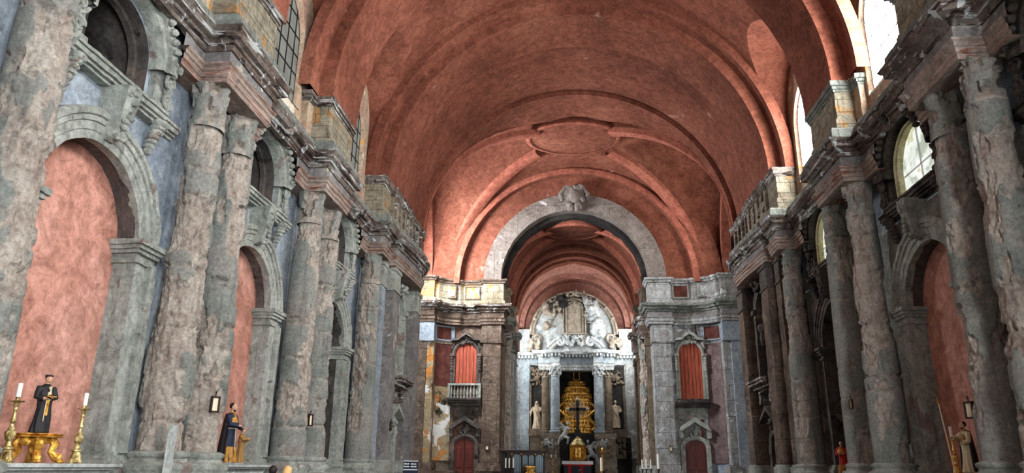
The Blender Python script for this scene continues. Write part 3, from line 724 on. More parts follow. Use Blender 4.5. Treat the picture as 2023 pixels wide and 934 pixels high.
# ------------------------------------------------------------------ end bay of each side wall
for s in (-1, 1):
    mt = M['pier'] if s < 0 else M['scorch_shade']; rnd = random.Random(s+9)  # right bay coloured darker, partly soot and partly painted backlit shade
    PL = [(28.4, 29.05, -.3, 'bluepanel' if s < 0 else 'scorch_shade', 'flat grey pilaster behind the last giant column of the %s wall'), (29.4, 30.45, -.55, 'frieze', 'pinkish pilaster nearer the camera in the end bay of the %s wall'),
          (33.85, 34.9, -.55, 'frieze' if s < 0 else 'scorch_shade', 'tall pilaster at the far corner of the %s wall')]
    for a, b, u, m_, lab in PL:
        t = thing('giant_pilaster', lab % side_word[s], 'pilaster', L(s, .6, (a+b)/2, 0))
        g = SB(s); g.box(.6, u, a, b, 1.75, 8.6, d=.16); g.build('shaft', M[m_] if s < 0 else M['endleft'], t, warp=.035, freq=2.5, seed=int(a))
        g = SB(s)
        for z0, z1, o in ((8.55, 8.62, .05), (8.62, 9.4, .01), (9.4, 9.56, .06)): g.box(.6, u-o, a-o, b+o, z0, z1, d=.14)
        g.build('capital', mt, t, warp=.03, freq=4)
        g = SB(s)
        for z0, z1, o in ((0, 1.3, .1), (1.3, 1.45, .16), (1.45, 1.7, .1), (1.7, 1.78, .04)): g.box(.6, u-o, a-o, b+o, z0, z1, d=.2)
        g.build('base', M['grey'], t, warp=.02)
    t = thing('niche_bay', 'narrow carved bay with a doorway and ruined niche on the %s wall beside the crossing' % side_word[s], 'niche', L(s, .6, 32.15, 0))
    yc = 32.15
    g = SB(s); g.quad((.2, 30.45, 0), (.2, 33.85, 0), (.2, 33.85, 9.6), (.2, 30.45, 9.6), d=.2); g.build('back', M['grey'] if s < 0 else M['scorch_shade'], t, warp=.06, freq=2)
    g = SB(s)
    for sd in (-1, 1): g.box(.2, -.2, yc+sd*1.15-.16, yc+sd*1.15+.16, 5.3, 8.3, d=.12); g.box(.2, -.3, yc+sd*1.15-.22, yc+sd*1.15+.22, 8.2, 8.4, d=.12)
    arch_sweep(g, arch_path(yc, .95, 8.2, 8.0), [(0, .2), (0, -.15), (.15, -.2), (.3, -.2), (.34, .2)])
    acanthus(g, (-.2, yc, 9.25), .8, .5, .2, rnd, 12); g.build('window_frame', mt, t, warp=.04, freq=5)
    g = SB(s); pts = [(yc-.95, 5.3), (yc+.95, 5.3)]+[(yc+.95*cos(a), 8.2+.95*sin(a)) for a in np.linspace(0, pi, 12)]
    g.prism(pts, 'x', .1, .16); g.build('window_opening', M['soffit'], t)  # solid near-black slab paints the dark depth of the opening
    g = SB(s)
    for z0, z1, o in ((4.75, 4.85, .3), (4.85, 5.0, .5), (5.0, 5.12, .68), (5.12, 5.22, .75)): g.box(.2, -o, yc-1.05-o*.35, yc+1.05+o*.35, z0, z1, d=.14)
    for sd in (-1, 1): g.box(.2, -.35, yc+sd*.85-.13, yc+sd*.85+.13, 4.25, 4.8, d=.12)
    g.build('balcony_slab', M['cornice'], t, warp=.04, freq=4)
    g = SB(s); arch_sweep(g, arch_path(yc, .62, 2.4, 0), [(0, .2), (0, -.1), (.1, -.14), (.24, -.14), (.26, .2)])
    g.prism([(yc-1.2, 3.45), (yc-1.1, 3.6), (yc, 4.15), (yc+1.1, 3.6), (yc+1.2, 3.45), (yc, 3.95)], 'x', -.4, .2); acanthus(g, (-.1, yc, 3.4), .6, .5, .2, rnd, 10)
    g.build('door_frame', mt, t, warp=.035, freq=5)
    g = SB(s); pts = [(yc-.62, 0), (yc+.62, 0)]+[(yc+.62*cos(a), 2.4+.62*sin(a)) for a in np.linspace(0, pi, 10)]
    g.prism(pts, 'x', .08, .15); g.build('door_leaf', M['soffit'], t)
    g = SB(s)
    for k in range(14): g.ell((0.05, yc+rnd.uniform(-1.2, 1.2), rnd.uniform(2.8, 9.0)), (rnd.uniform(.1, .22), rnd.uniform(.08, .22), rnd.uniform(.15, .4)), 8, 6)
    g.build('broken_carving', mt, t, warp=.06, freq=5)

# carved wreckage inside the third-bay niches
for s, lab in ((-1, 'pale ruined carved altarpiece fragment with a bowed head inside the left wall niche'), (1, 'charred carved altarpiece fragment with a head inside the black right wall niche')):
    rnd = random.Random(5+s); yc = 25.0; m_ = M['pier'] if s < 0 else M['scorch_shade']
    t = thing('ruined_altarpiece', lab, 'sculpture', L(s, 1.6, yc, 0))
    g = SB(s)
    for sd in (-1, 1):
        for k in range(22):
            z = 1.9+k*.2; g.ell((1.3-.2*sin(k*.9), yc+sd*(1.15+.12*sin(k*1.3)), z), (.2+.08*rnd.random(), .18+.1*rnd.random(), .16+.08*rnd.random()), 8, 6)
    g.box(2.0, 1.3, yc-1.35, yc+1.35, 0, 1.9, d=.2)
    g.build('carved_jamb', m_, t, warp=.07, freq=4, voxel=.05)
    g = SB(s); g.ell((1.0, yc+1.25, 6.05), (.15, .15, .19), 12, 9); g.tube([(1.2, yc+1.35, 5.3), (1.12, yc+1.3, 5.7), (1.0, yc+1.25, 6.0)], [.26, .2, .09], 10); g.tube([(1.1, yc+1.3, 5.7), (.95, yc+1.05, 5.5), (.9, yc+.95, 5.25)], [.1, .08, .05], 8)
    g.build('bust', m_, t, warp=.02, freq=6, voxel=.03)
    g = SB(s); g.prism([(yc-1.2, 6.2), (yc-.9, 6.2), (yc+.1, 7.0), (yc-.1, 7.2)], 'x', 1.1, 1.7); g.build('broken_pediment', m_, t, warp=.03)

# ------------------------------------------------------------------ crossing vault and end wall
YE = 46.0
g = MB(); rows = []
YC0, YC1, ZC = 35.9, 46.2, 12.75
for i in range(65):
    r = []
    for j in range(49):
        x = -9.85+19.7*i/64; y = YC0+(YC1-YC0)*j/48
        a = min(1, abs(x)/8.1); b_ = min(1, abs(y-40.9)/5.1)
        z1_ = ZC+7.9*sqrt(max(0, 1-a*a)); z2_ = ZC+8.9*sqrt(max(0, 1-b_*b_))
        r.append((CN+x, y, max(z1_, z2_)))
    rows.append(r)
g.grid(rows); g.build('ceiling_crossing', M['vault'], kind='structure', smooth=35)
for sx in (-1, 1):
    for sy in (-1, 1):
        g = MB(); rows = []
        for k in range(41):
            f = .27+.73*k/40; x, y = 8.1*f*sx, 5.1*f*sy; z = ZC+7.9*sqrt(max(0, 1-f*f))
            nx, nz = (f*.9, sqrt(max(0, 1-f*f)))
            px_, py_ = -sy*.52*.42*.9, sx*.85*.42*.9
            cx_, cy_, cz_ = CN+x-nx*.16*sx*.85, 40.9+y-nx*.16*sy*.5, z-nz*.16
            rows.append([(CN+x+px_, 40.9+y+py_, z+.15), (cx_+px_, cy_+py_, cz_), (cx_+px_*.55, cy_+py_*.55, cz_-.07), (cx_-px_*.55, cy_-py_*.55, cz_-.07), (cx_-px_, cy_-py_, cz_), (CN+x-px_, 40.9+y-py_, z+.15)])
        g.grid(rows); g.build('trim_2', M['vaultrib'], kind='structure', smooth=25)
def medallion(cxm, cym, zt, rx, ry, name, mat='vault', rim='vaultrib'):
    g = MB(); rows = [[(cxm+rx*q*cos(2*pi*k/64), cym+ry*q*sin(2*pi*k/64), zz) for k in range(64)] for q, zz in ((1.0, zt+.9), (1.0, zt), (.93, zt-.02), (.92, zt+.05), (.5, zt-.02), (.01, zt-.03))]
    g.grid(rows, cv=True); g.build(name, M[mat], kind='structure', smooth=30)
    g = MB(); rows = [[(cxm+rx*q*cos(2*pi*k/64), cym+ry*q*sin(2*pi*k/64), zz) for k in range(64)] for q, zz in ((1.0, zt+.2), (1.035, zt+.1), (1.04, zt), (1.0, zt-.05), (.95, zt-.05))]
    g.grid(rows, cv=True); g.build(name, M[rim], kind='structure', smooth=60)
medallion(CN-.05, 40.4, 20.35, 2.7, 2.2, 'ceiling_medallion')
# wall arch against the end wall, broad chancel arch in grey stone
def ring(y0, y1, ri, ro, zc, cxx, mat, name, a0=0, a1=pi, n=72, warp=0, kind='structure', leg=None, parent=None):
    g = MB(); rows = []
    for k in range(n+1):
        a = a0+(a1-a0)*k/n; c_, s_ = cos(a), sin(a)
        rows.append([(cxx+ro*c_, y1, zc+ro*s_), (cxx+ro*c_, y0, zc+ro*s_), (cxx+(ro+ri)/2*c_, y0-.02, zc+(ro+ri)/2*s_), (cxx+ri*c_, y0, zc+ri*s_)]+[(cxx+ri*c_, y0+(y1-y0)*q/4, zc+ri*s_) for q in (1, 2, 3, 4)])
    g.grid(rows); return g.build(name, M[mat], parent, warp=warp, kind=kind, smooth=40)
ring(45.35, 46.2, 7.45, 9.2, ZC, CN, 'vault', 'trim_3')
ring(45.25, 45.4, 7.4, 7.75, ZC, CN, 'vaultrib', 'trim_3')
for sx in (-1, 1):     # side lunettes of the crossing
    g = MB(); rows = []
    for k in range(31):
        a = pi*k/30; rows.append([(CN+sx*9.8, 41+4.4*cos(a), 13+6.4*sin(a)), (CN+sx*9.2, 41+4.4*cos(a), 13+6.4*sin(a)), (CN+sx*9.2, 41+4.8*cos(a), 13+7.0*sin(a)), (CN+sx*9.8, 41+4.8*cos(a), 13+7.0*sin(a))])
    g.grid(rows); g.build('trim_4', M['vaultrib'], kind='structure')
    g = MB(); pts = [(41-1.5, 13.4), (41+1.5, 13.4)]+[(41+1.5*cos(a), 16.6+1.5*sin(a)) for a in np.linspace(0, pi, 14)]
    g.prism(pts, 'x', CN+sx*9.72, CN+sx*9.74); wx = g.build('window_%d' % (9 if sx < 0 else 10), M['glass_dull'] if sx > 0 else M['glass_bright'], kind='structure')  # left pane is unseen, added to glow towards the right end wall
# end wall plane with chancel opening
RI, ROUT, ZA = 4.68, 5.8, 13.0
g = MB()
for x0, x1 in ((-10.2, -4.95), (4.95, 10.2)): g.quad((CN+x0, YE, 0), (CN+x1, YE, 0), (CN+x1, YE, ZA), (CN+x0, YE, ZA))
rows = []
for k in range(49):
    a = pi-pi*k/48; p = (CN+4.9*cos(a), YE, ZA+4.9*sin(a)); q = (CN+10.2*cos(a)/max(abs(cos(a)), .5)*.5*2 if abs(cos(a)) > .5 else CN+10.2*cos(a)/.5, YE, 22)
    tgt = max(-10.2, min(10.2, 10.2*cos(a)*1.3)); zt = ZA+min(9, 14*sin(a)) if k not in (0, 48) else ZA
    rows.append([p, (CN+tgt, YE, zt)])
g.grid(rows); g.build('wall_end', M['vault'], kind='structure')
ring(45.55, 47.0, RI, ROUT, ZA, CN-.07, 'archring', 'chancel_arch' if False else 'trim_5', warp=.03)
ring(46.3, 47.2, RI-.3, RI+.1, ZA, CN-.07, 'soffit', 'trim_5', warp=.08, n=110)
t = thing('arch_keystone', 'carved stone cartouche at the crown of the wide grey chancel arch', 'keystone', (CN, 45.5, ZA+5))
g = MB(); rnd = random.Random(3)
g.prism([(CN-.55, 18.0), (CN+.55, 18.0), (CN+.75, 19.2), (CN+.4, 19.35), (CN, 19.15), (CN-.4, 19.35), (CN-.75, 19.2)], 'y', 45.25, 46.0)
for k in range(16): g.ell((CN+rnd.uniform(-.6, .6), 45.22, rnd.uniform(17.6, 19.2)), (rnd.uniform(.12, .25), .18, rnd.uniform(.15, .3)), 8, 6)
g.ell((CN, 45.15, 18.5), (.4, .25, .5), 12, 8); g.tube([(CN-.8, 45.3, 18.2), (CN-.9, 45.3, 18.7), (CN-.6, 45.3, 19.1)], [.12, .16, .1]); g.tube([(CN+.8, 45.3, 18.2), (CN+.9, 45.3, 18.7), (CN+.6, 45.3, 19.1)], [.12, .16, .1])
g.build('cartouche', M['archring'], t, warp=.05, freq=4)

def zpx(y): return at(900, y, YE)[2]
def endside(s):
    sw = side_word[s]; m_ = M['endleft'] if s < 0 else M['endright']; X = lambda a: CN+s*a
    def bx(g, a0, a1, y0, y1, z0, z1, d=.2): g.box(X(a0), X(a1), y0, y1, z0, z1, d=d)
    # plan: chancel pier, door bay, concave corner bay, corner pilaster
    t = thing('chancel_pier', 'tall plain stone pier on the %s side of the chancel arch' % sw, 'pier', (X(5.35), YE, 0))
    g = MB(); bx(g, 4.7, 5.78, 45.5, 47.0, 1.75, 8.95); bx(g, 5.78, 6.0, 45.8, 46.4, 1.75, 8.95); g.build('shaft', m_, t, warp=.03)
    g = MB()
    for z0, z1, o in ((8.95, 9.05, .08), (9.05, 10.1, .02), (10.1, 10.3, .1)): bx(g, 4.7-o, 5.9+o, 45.5-o, 47.0, z0, z1, .15)
    g.build('capital', m_, t, warp=.05, freq=3)
    g = MB()
    for z0, z1, o in ((0, 1.3, .12), (1.3, 1.5, .2), (1.5, 1.75, .08)): bx(g, 4.7-o, 5.9+o, 45.5-o, 47.0, z0, z1, .25)
    g.build('base', m_, t, warp=.03)
    pth = [(4.5, 47.0), (4.5, 45.4), (5.95, 45.4), (5.95, 45.75), (7.15, 45.75), (7.3, 45.55), (7.6, 45.5), (8.0, 45.35), (8.35, 45.05), (8.55, 44.7), (8.75, 44.7), (8.75, 44.3), (9.75, 44.3)]
    def sw_(name, prof, mat, par, warp=.03, d=.2):
        g = MB()
        P2 = [(p[0], p[1]) for p in pth]; n = len(P2); cnt = [max(1, int(math.dist(P2[i], P2[i+1])/d)) for i in range(n-1)]; rows = []
        for out, z in prof:
            q = []
            for i in range(n):
                def nrm(i0):
                    dx, dy = P2[i0+1][0]-P2[i0][0], P2[i0+1][1]-P2[i0][1]; l_ = math.hypot(dx, dy); return np.array([dy/l_, -dx/l_])
                a = nrm(max(0, i-1)); b_ = nrm(min(n-2, i)); m2 = a+b_; m2 /= np.linalg.norm(m2); q.append(np.array(P2[i])+m2*out/max(.5, m2@a))
            r = []
            for i, c_ in enumerate(cnt):
                for k in range(c_): p = q[i]*(1-k/c_)+q[i+1]*k/c_; r.append((X(p[0]), p[1], z))
            r.append((X(q[-1][0]), q[-1][1], z)); rows.append(r)
        g.grid(rows); return g.build(name, mat, par, warp=warp, freq=2.6, smooth=30)
    t = thing('end_entablature', 'weathered entablature and attic curving across the %s side of the end wall' % sw, 'entablature', (X(7), 45.7, 9.9))
    cm = M['endleft'] if s < 0 else M['endright']
    sw_('architrave', [(-.4, 10.1), (.02, 10.1), (.02, 10.25), (.07, 10.27), (.07, 10.42), (.14, 10.5), (0, 10.52)], cm, t, .02)
    sw_('frieze', [(0, 10.5), (0, 10.6), (0, 10.85)], M['frieze'] if s > 0 else m_, t, .04)
    sw_('cornice', [(0, 10.85), (.08, 10.88), (.1, 10.98), (.25, 11.02), (.28, 11.12), (.45, 11.2), (.5, 11.34), (-.4, 11.4)], M['cornice'] if s < 0 else M['slab'], t, .07)
    sw_('attic', [(-.1, 11.38), (.05, 11.42), (.05, 11.6), (-.06, 11.66), (-.06, 12.0), (-.06, 12.7), (0, 12.74)], M['attic'] if s < 0 else M['endright'], t, .03)
    sw_('attic_cornice', [(-.1, 12.7), (.04, 12.74), (.06, 12.84), (.16, 12.9), (.18, 13.0), (-.5, 13.05)], cm, t, .04)
    # attic panels
    for a0, a1, y_, mm, lb in ((6.15, 7.0, 45.77, 'redmarble' if s > 0 else 'peel', None), (7.65, 8.2, 45.3, 'peel' if s < 0 else 'marble', None)):
        g = MB(); y2 = y_ if a0 < 7 else 45.33
        g.box(X(a0), X(a1), y2, y2+.2, 11.85, 12.55, d=.2); g.build('attic_panel', M[mm], t, warp=.02)
        g = MB()
        for (b0, b1, c0, c1) in ((a0-.08, a1+.08, 11.77, 11.85), (a0-.08, a1+.08, 12.55, 12.63), (a0-.08, a0, 11.85, 12.55), (a1, a1+.08, 11.85, 12.55)): g.box(X(b0), X(b1), y2-.03, y2+.2, c0, c1, d=.2)
        g.build('panel_frame', m_, t)
    # door bay wall, concave bay wall, corner pilasters
    g = MB(); bx(g, 5.9, 7.35, 45.95, 46.1, 0, 10.3, .3); g.build('wall_end_'+sw, m_, kind='structure', warp=.02)
    def curve(f0, f1, k, off=0):
        f = f0+(f1-f0)*k; a = radians(90*f); return (X(7.45+1.35*sin(a)), 46.0-off-1.3*(1-cos(a)))
    def cwall(name, f0, f1, z0, z1, off, mat, par=None, kind=None, warp=.02):
        g = MB(); nz = max(1, int((z1-z0)/.2))
        R2 = []
        for off_ in ((off,) if kind else (off-.12, off)): R2 += [[(*curve(f0, f1, k/12, off_), z0+(z1-z0)*j/nz) for j in range(nz+1)] for k in (range(13) if off_ == off else (0,))]
        R2.append([(*curve(f0, f1, 1, off-.12), z0+(z1-z0)*j/nz) for j in range(nz+1)])
        g.grid(R2); return g.build(name, mat, par, warp=warp, kind=kind)
    cwall('wall_end_'+sw, 0, 1, 0, 10.3, 0, M['bluepanel'] if s > 0 else m_, kind='structure')
    t = thing('wall_panel', 'tall %s panel in the concave corner bay, %s end wall' % ('purple marble' if s > 0 else 'dark red and peeling', sw), 'panel', (X(8.1), 45.5, 2))
    if s > 0: cwall('panel', .18, .72, 1.9, 8.9, .1, M['purplemarble'], t)
    else: cwall('panel', .18, .72, 6.3, 8.9, .1, M['redmarble'], t); cwall('bare_plaster', .1, .8, 1.9, 6.35, .08, M['peel'], t, warp=.05)
    for f0, f1 in ((.06, .16), (.74, .86)): cwall('frame', f0, f1, 1.8, 9.05, .13, m_, t)
    cwall('rail', .06, .86, 8.9, 9.05, .14, m_, t)
    t = thing('wall_panel', 'small square red marble panel high in the concave corner bay, %s side' % sw, 'panel', (X(8.1), 45.5, 9.2))
    cwall('panel', .22, .70, 9.2, 9.95, .1, M['redmarble'], t)
    for a, b, c0, c1 in ((.10, .2, 9.1, 10.05), (.72, .82, 9.1, 10.05), (.10, .82, 9.1, 9.19), (.10, .82, 9.96, 10.05)): cwall('frame', a, b, c0, c1, .14, M['bluepanel'], t)
    t = thing('corner_pilaster', 'tall %s pilaster strips closing the %s corner of the end wall' % ('peeling brown and ochre' if s < 0 else 'pale grey'), 'pilaster', (X(9.2), 44.6, 0)) if False else thing('corner_pilaster', ('tall peeling brown and ochre pilaster closing the left corner of the end wall' if s < 0 else 'tall pale grey pilaster closing the right corner of the end wall'), 'pilaster', (X(9.2), 44.6, 0))
    g = MB(); bx(g, 8.72, 9.15, 44.55, 45.9, 1.75, 8.9); g.build('shaft', M['peel'] if s < 0 else M['endright'], t, warp=.04)
    g = MB(); bx(g, 9.15, 9.95, 44.35, 45.9, 1.75, 8.9); g.build('side_shaft', m_ if s < 0 else M['bluepanel'], t, warp=.03)
    g = MB(); bx(g, 8.68, 10, 44.3, 45.9, 8.9, 9.0); bx(g, 8.72, 10, 44.35, 45.9, 9.0, 10.15); g.build('capital', M['bluepanel'], t, warp=.02)
    g = MB(); bx(g, 7.2, 10, 44.0, 45.9, 0, 1.3); bx(g, 5.95, 10, 44.6, 45.95, 1.3, 1.75) if False else bx(g, 8.5, 10, 44.1, 45.95, 1.3, 1.75); g.build('base', m_, t, warp=.03)
    # doorway
    pxc = 918 if s < 0 else 1374
    xc = at(pxc, 900, YE)[0]; wd = .62
    t = thing('side_door', 'dark red arched double door under a stone pediment, %s end wall' % sw, 'door', (xc, YE, 0))
    zs_ = 2.75
    def archo(g, hw, zb, zsp, y0, y1, cxx=xc, fl=1.0, n=16):
        g.prism([(cxx-hw, zb), (cxx+hw, zb)]+[(cxx+hw*cos(a), zsp+hw*fl*sin(a)) for a in np.linspace(0, pi, n)], 'y', y0, y1)
    for q in (-1, 1):
        g = MB(); pts = [(xc+q*.02, 0), (xc+q*wd, 0)]+[(xc+q*wd*cos(a), zs_+wd*.75*sin(a)) for a in np.linspace(0, pi/2-.03, 9)]
        g.prism(pts, 'y', 45.82, 45.9); lf = g.build('door_leaf', M['door'], t)
        g = MB()
        for z0, z1 in ((.2, 1.3), (1.5, 2.7)): g.box(xc+q*.12, xc+q*.5, 45.79, 45.83, z0, z1)
        g.build('raised_panel', M['door'], lf, bevel=.015)
    g = MB(); rows = []
    for k in range(-6, 33):
        if k < 0 or k > 26: continue
        a = pi*k/26; rows.append([(xc+wd*cos(a), 45.95, zs_+wd*.75*sin(a)), (xc+wd*cos(a), 45.75, zs_+wd*.75*sin(a)), (xc+(wd+.12)*cos(a), 45.68, zs_+(wd*.75+.12)*sin(a)), (xc+(wd+.25)*cos(a), 45.7, zs_+(wd*.75+.25)*sin(a)), (xc+(wd+.25)*cos(a), 45.95, zs_+(wd*.75+.25)*sin(a))])
    g.grid(rows)
    for q in (-1, 1): g.box(xc+q*wd, xc+q*(wd+.25), 45.7, 45.95, 0, zs_, d=.15)
    g.prism([(xc-.95, 3.75), (xc-.8, 4.0), (xc, 4.5), (xc+.8, 4.0), (xc+.95, 3.75), (xc+.8, 3.72), (xc, 4.22), (xc-.8, 3.72)], 'y', 45.45, 45.95)
    for q in (-1, 1): g.box(xc+q*.7, xc+q*.95, 45.6, 45.95, 3.3, 3.8, d=.1)
    rnd = random.Random(2); 
    for k in range(9): g.ell((xc+rnd.uniform(-.25, .25), 45.72, 3.45+rnd.uniform(0, .5)), (.1, .1, .12), 8, 6)
    g.build('door_frame', M['grey'] if s > 0 else M['scorch_shade'], t, warp=.02, freq=5)
    g = MB(); g.box(xc-.85, xc+.85, 45.88, 45.98, 4.4, 5.55, d=.2); rz = 4.95
    for r_ in (.27, .13): g.grid([[(xc+(r_+.05*cos(b_))*cos(a), 45.84-.05*sin(b_), rz+(r_+.05*cos(b_))*sin(a)) for b_ in np.linspace(0, 2*pi, 8, endpoint=False)] for a in np.linspace(0, 2*pi, 24, endpoint=False)], cu=True, cv=True)
    g.ell((xc, 45.86, rz), (.09, .06, .09)); g.build('rosette_panel', M['grey'] if s > 0 else M['scorch_shade'], t, warp=.01)
    # boarded window above
    xw = at(922 if s < 0 else 1362, 700, YE)[0]; zb = zpx(762) if s < 0 else zpx(787); hw = .68
    t = thing('boarded_window', 'arched window closed with red boards in a carved frame, %s end wall%s' % (sw, ' above the balcony' if s < 0 else ' above a plain ledge'), 'window', (xw, YE, zb))
    zsp = zpx(700); zt2 = zpx(640)
    g = MB(); archo(g, hw, zb, zsp, 45.84, 45.9, xw, 1.0); g.build('boards', M['boards'], t)
    g = MB(); rows = []
    for k in range(27):
        a = pi*k/26; c_, s_ = cos(a), sin(a); rows.append([(xw+hw*c_, 45.95, zsp+hw*s_), (xw+hw*c_, 45.74, zsp+hw*s_), (xw+(hw+.08)*c_, 45.68, zsp+(hw+.08)*s_), (xw+(hw+.18)*c_, 45.72, zsp+(hw+.18)*s_), (xw+(hw+.18)*c_, 45.95, zsp+(hw+.18)*s_)])
    g.grid(rows)
    for q in (-1, 1):
        g.box(xw+q*hw, xw+q*(hw+.12), 45.72, 45.95, zb, zsp, d=.15); g.box(xw+q*(hw+.14), xw+q*(hw+.26), 45.66, 45.95, zb, zsp-.1, d=.15); g.box(xw+q*(hw+.02), xw+q*(hw+.32), 45.6, 45.95, zsp-.15, zsp+.02, d=.1)
        for k in range(5): g.ell((xw+q*(hw+.2), 45.66, zsp-.3-k*.17), (.1, .1, .12), 8, 6)
    g.build('frame', M['grey'] if s > 0 else M['scorch_shade'], t, warp=.02, freq=5)
    g = MB(); z0 = zsp+.62
    pts = [(-.95, .2), (-.75, .42), (-.5, .45), (-.35, .72), (0, .92), (.35, .72), (.5, .45), (.75, .42), (.95, .2), (.75, .25), (.45, .28), (.3, .5), (0, .7), (-.3, .5), (-.45, .28), (-.75, .25)]
    g.prism([(xw+a, z0+b_*.8) for a, b_ in pts], 'y', 45.5, 45.98)
    for k in range(14): g.ell((xw+rnd.uniform(-.42, .42), 45.75, z0+rnd.uniform(.0, .42)), (.1, .12, .1), 8, 6)
    for q in (-1, 1): g.tube([(xw+q*.9, 45.8, z0-.3), (xw+q*.78, 45.75, z0), (xw+q*.92, 45.75, z0+.2)], [.07, .1, .06])
    g.build('pediment', M['grey'] if s > 0 else M['scorch_shade'], t, warp=.025, freq=5)
    g = MB(); bx_ = 1.02
    for z_0, z_1, o in ((zb-.22, zb-.1, .55), (zb-.34, zb-.22, .4), (zb-.5, zb-.34, .22)):
        g.box(xw-bx_, xw+bx_, 45.95-o-.1, 45.98, z_0, z_1, d=.15)
    if s > 0: g.box(xw-.2, xw+.7, 45.5, 45.9, zb-.1, zb)
    if s < 0:
        zf = zpx(787)
        t = thing('balcony', 'small stone balcony with turned balusters under the left boarded window', 'balcony', (xw, 45.6, zf-.1))
        g = MB()
        for z_0, z_1, o in ((zf-.12, zf, .62), (zf-.26, zf-.12, .46), (zf-.45, zf-.26, .25)): g.box(xw-bx_, xw+bx_, 45.95-o-.1, 45.98, z_0, z_1, d=.15)
        g.build('slab', M['scorch_shade'], t, warp=.02)
        g = MB(); g.box(xw-bx_, xw+bx_, 45.32, 45.5, zb-.02, zb+.1, d=.2)
        for q in (-1, 1): g.box(xw+q*bx_, xw+q*(bx_-.14), 45.33, 45.95, zf, zb); g.box(xw+q*bx_, xw+q*(bx_-.1), 45.33, 45.95, zb-.02, zb+.1)
        g.build('rail', M['grey'], t, warp=.01)
        for k in range(9):
            xb = xw-.8+k*.2; hh = zb-zf
            g = MB().lathe([(.065, zf), (.065, zf+.06*hh), (.03, zf+.12*hh), (.075, zf+.35*hh), (.035, zf+.62*hh), (.03, zf+.85*hh), (.06, zf+.9*hh), (.06, zb)], (xb, 45.42, 0), 12)
            g.build('baluster', M['grey'], t)
    else: g.build('sill', M['scorch_shade'], t, warp=.03)
for s in (-1, 1): endside(s)

# ------------------------------------------------------------------ chancel
CX2 = CN-.07
g = MB(); rows = [[(CX2+4.75*cos(pi*k/48), y, 12.9+4.75*sin(pi*k/48)) for k in range(49)] for y in (46.5, 49.0, 52.0, 55.0, 57.2)]
g.grid(rows); g.build('ceiling_chancel', M['vault'], kind='structure', smooth=57.0)
medallion(CX2, 48.5, 17.05, 1.95, 1.7, 'ceiling_medallion')
for sx in (-1, 1):
    for sy in (-1, 1):
        g = MB(); rows = []
        for k in range(31):
            f = .3+.7*k/30; x = 4.7*f; z = 12.9+sqrt(max(0, 4.75**2-x*x)); y = 49.6+sy*(2.4*f)
            n_ = Vector((x*sx, 0, z-12.9)).normalized(); px_, py_ = -sx*sy*.16, .26
            o = [(px_, py_, .1), (px_, py_, -.2), (px_*.5, py_*.5, -.32), (-px_*.5, -py_*.5, -.32), (-px_, -py_, -.2), (-px_, -py_, .1)]
            rows.append([(CX2+sx*x+a+n_.x*c_, y+b_, z+n_.z*c_) for a, b_, c_ in o])
        g.grid(rows); g.build('trim_6', M['vaultrib'], kind='structure', smooth=25)
ring(53.4, 54.3, 4.5, 4.8, 12.9, CX2, 'vault', 'trim_6')
ring(55.6, 56.4, 4.45, 4.8, 12.9, CX2, 'vault', 'trim_6'); ring(56.4, 57.3, 4.3, 4.8, 12.85, CX2, 'vault', 'trim_6')
g = MB(); rows = [[(CX2+4.55*cos(pi*k/48), y, 12.6+4.55*sin(pi*k/48)) for k in range(49)] for y in (57.0, 58.0, 59.0, 60.0, 61.6)]
g.grid(rows); g.build('ceiling_apse', M['pinkwall'], kind='structure', smooth=57.0)
ring(60.3, 61.6, 4.15, 4.6, 12.6, CX2, 'pinkwall', 'trim_7')
g = MB(); g.quad((CX2-5.2, 61.6, 0), (CX2+5.2, 61.6, 0), (CX2+5.2, 61.6, 17.5), (CX2-5.2, 61.6, 17.5)); g.build('wall_apse', M['pinkwall'], kind='structure')
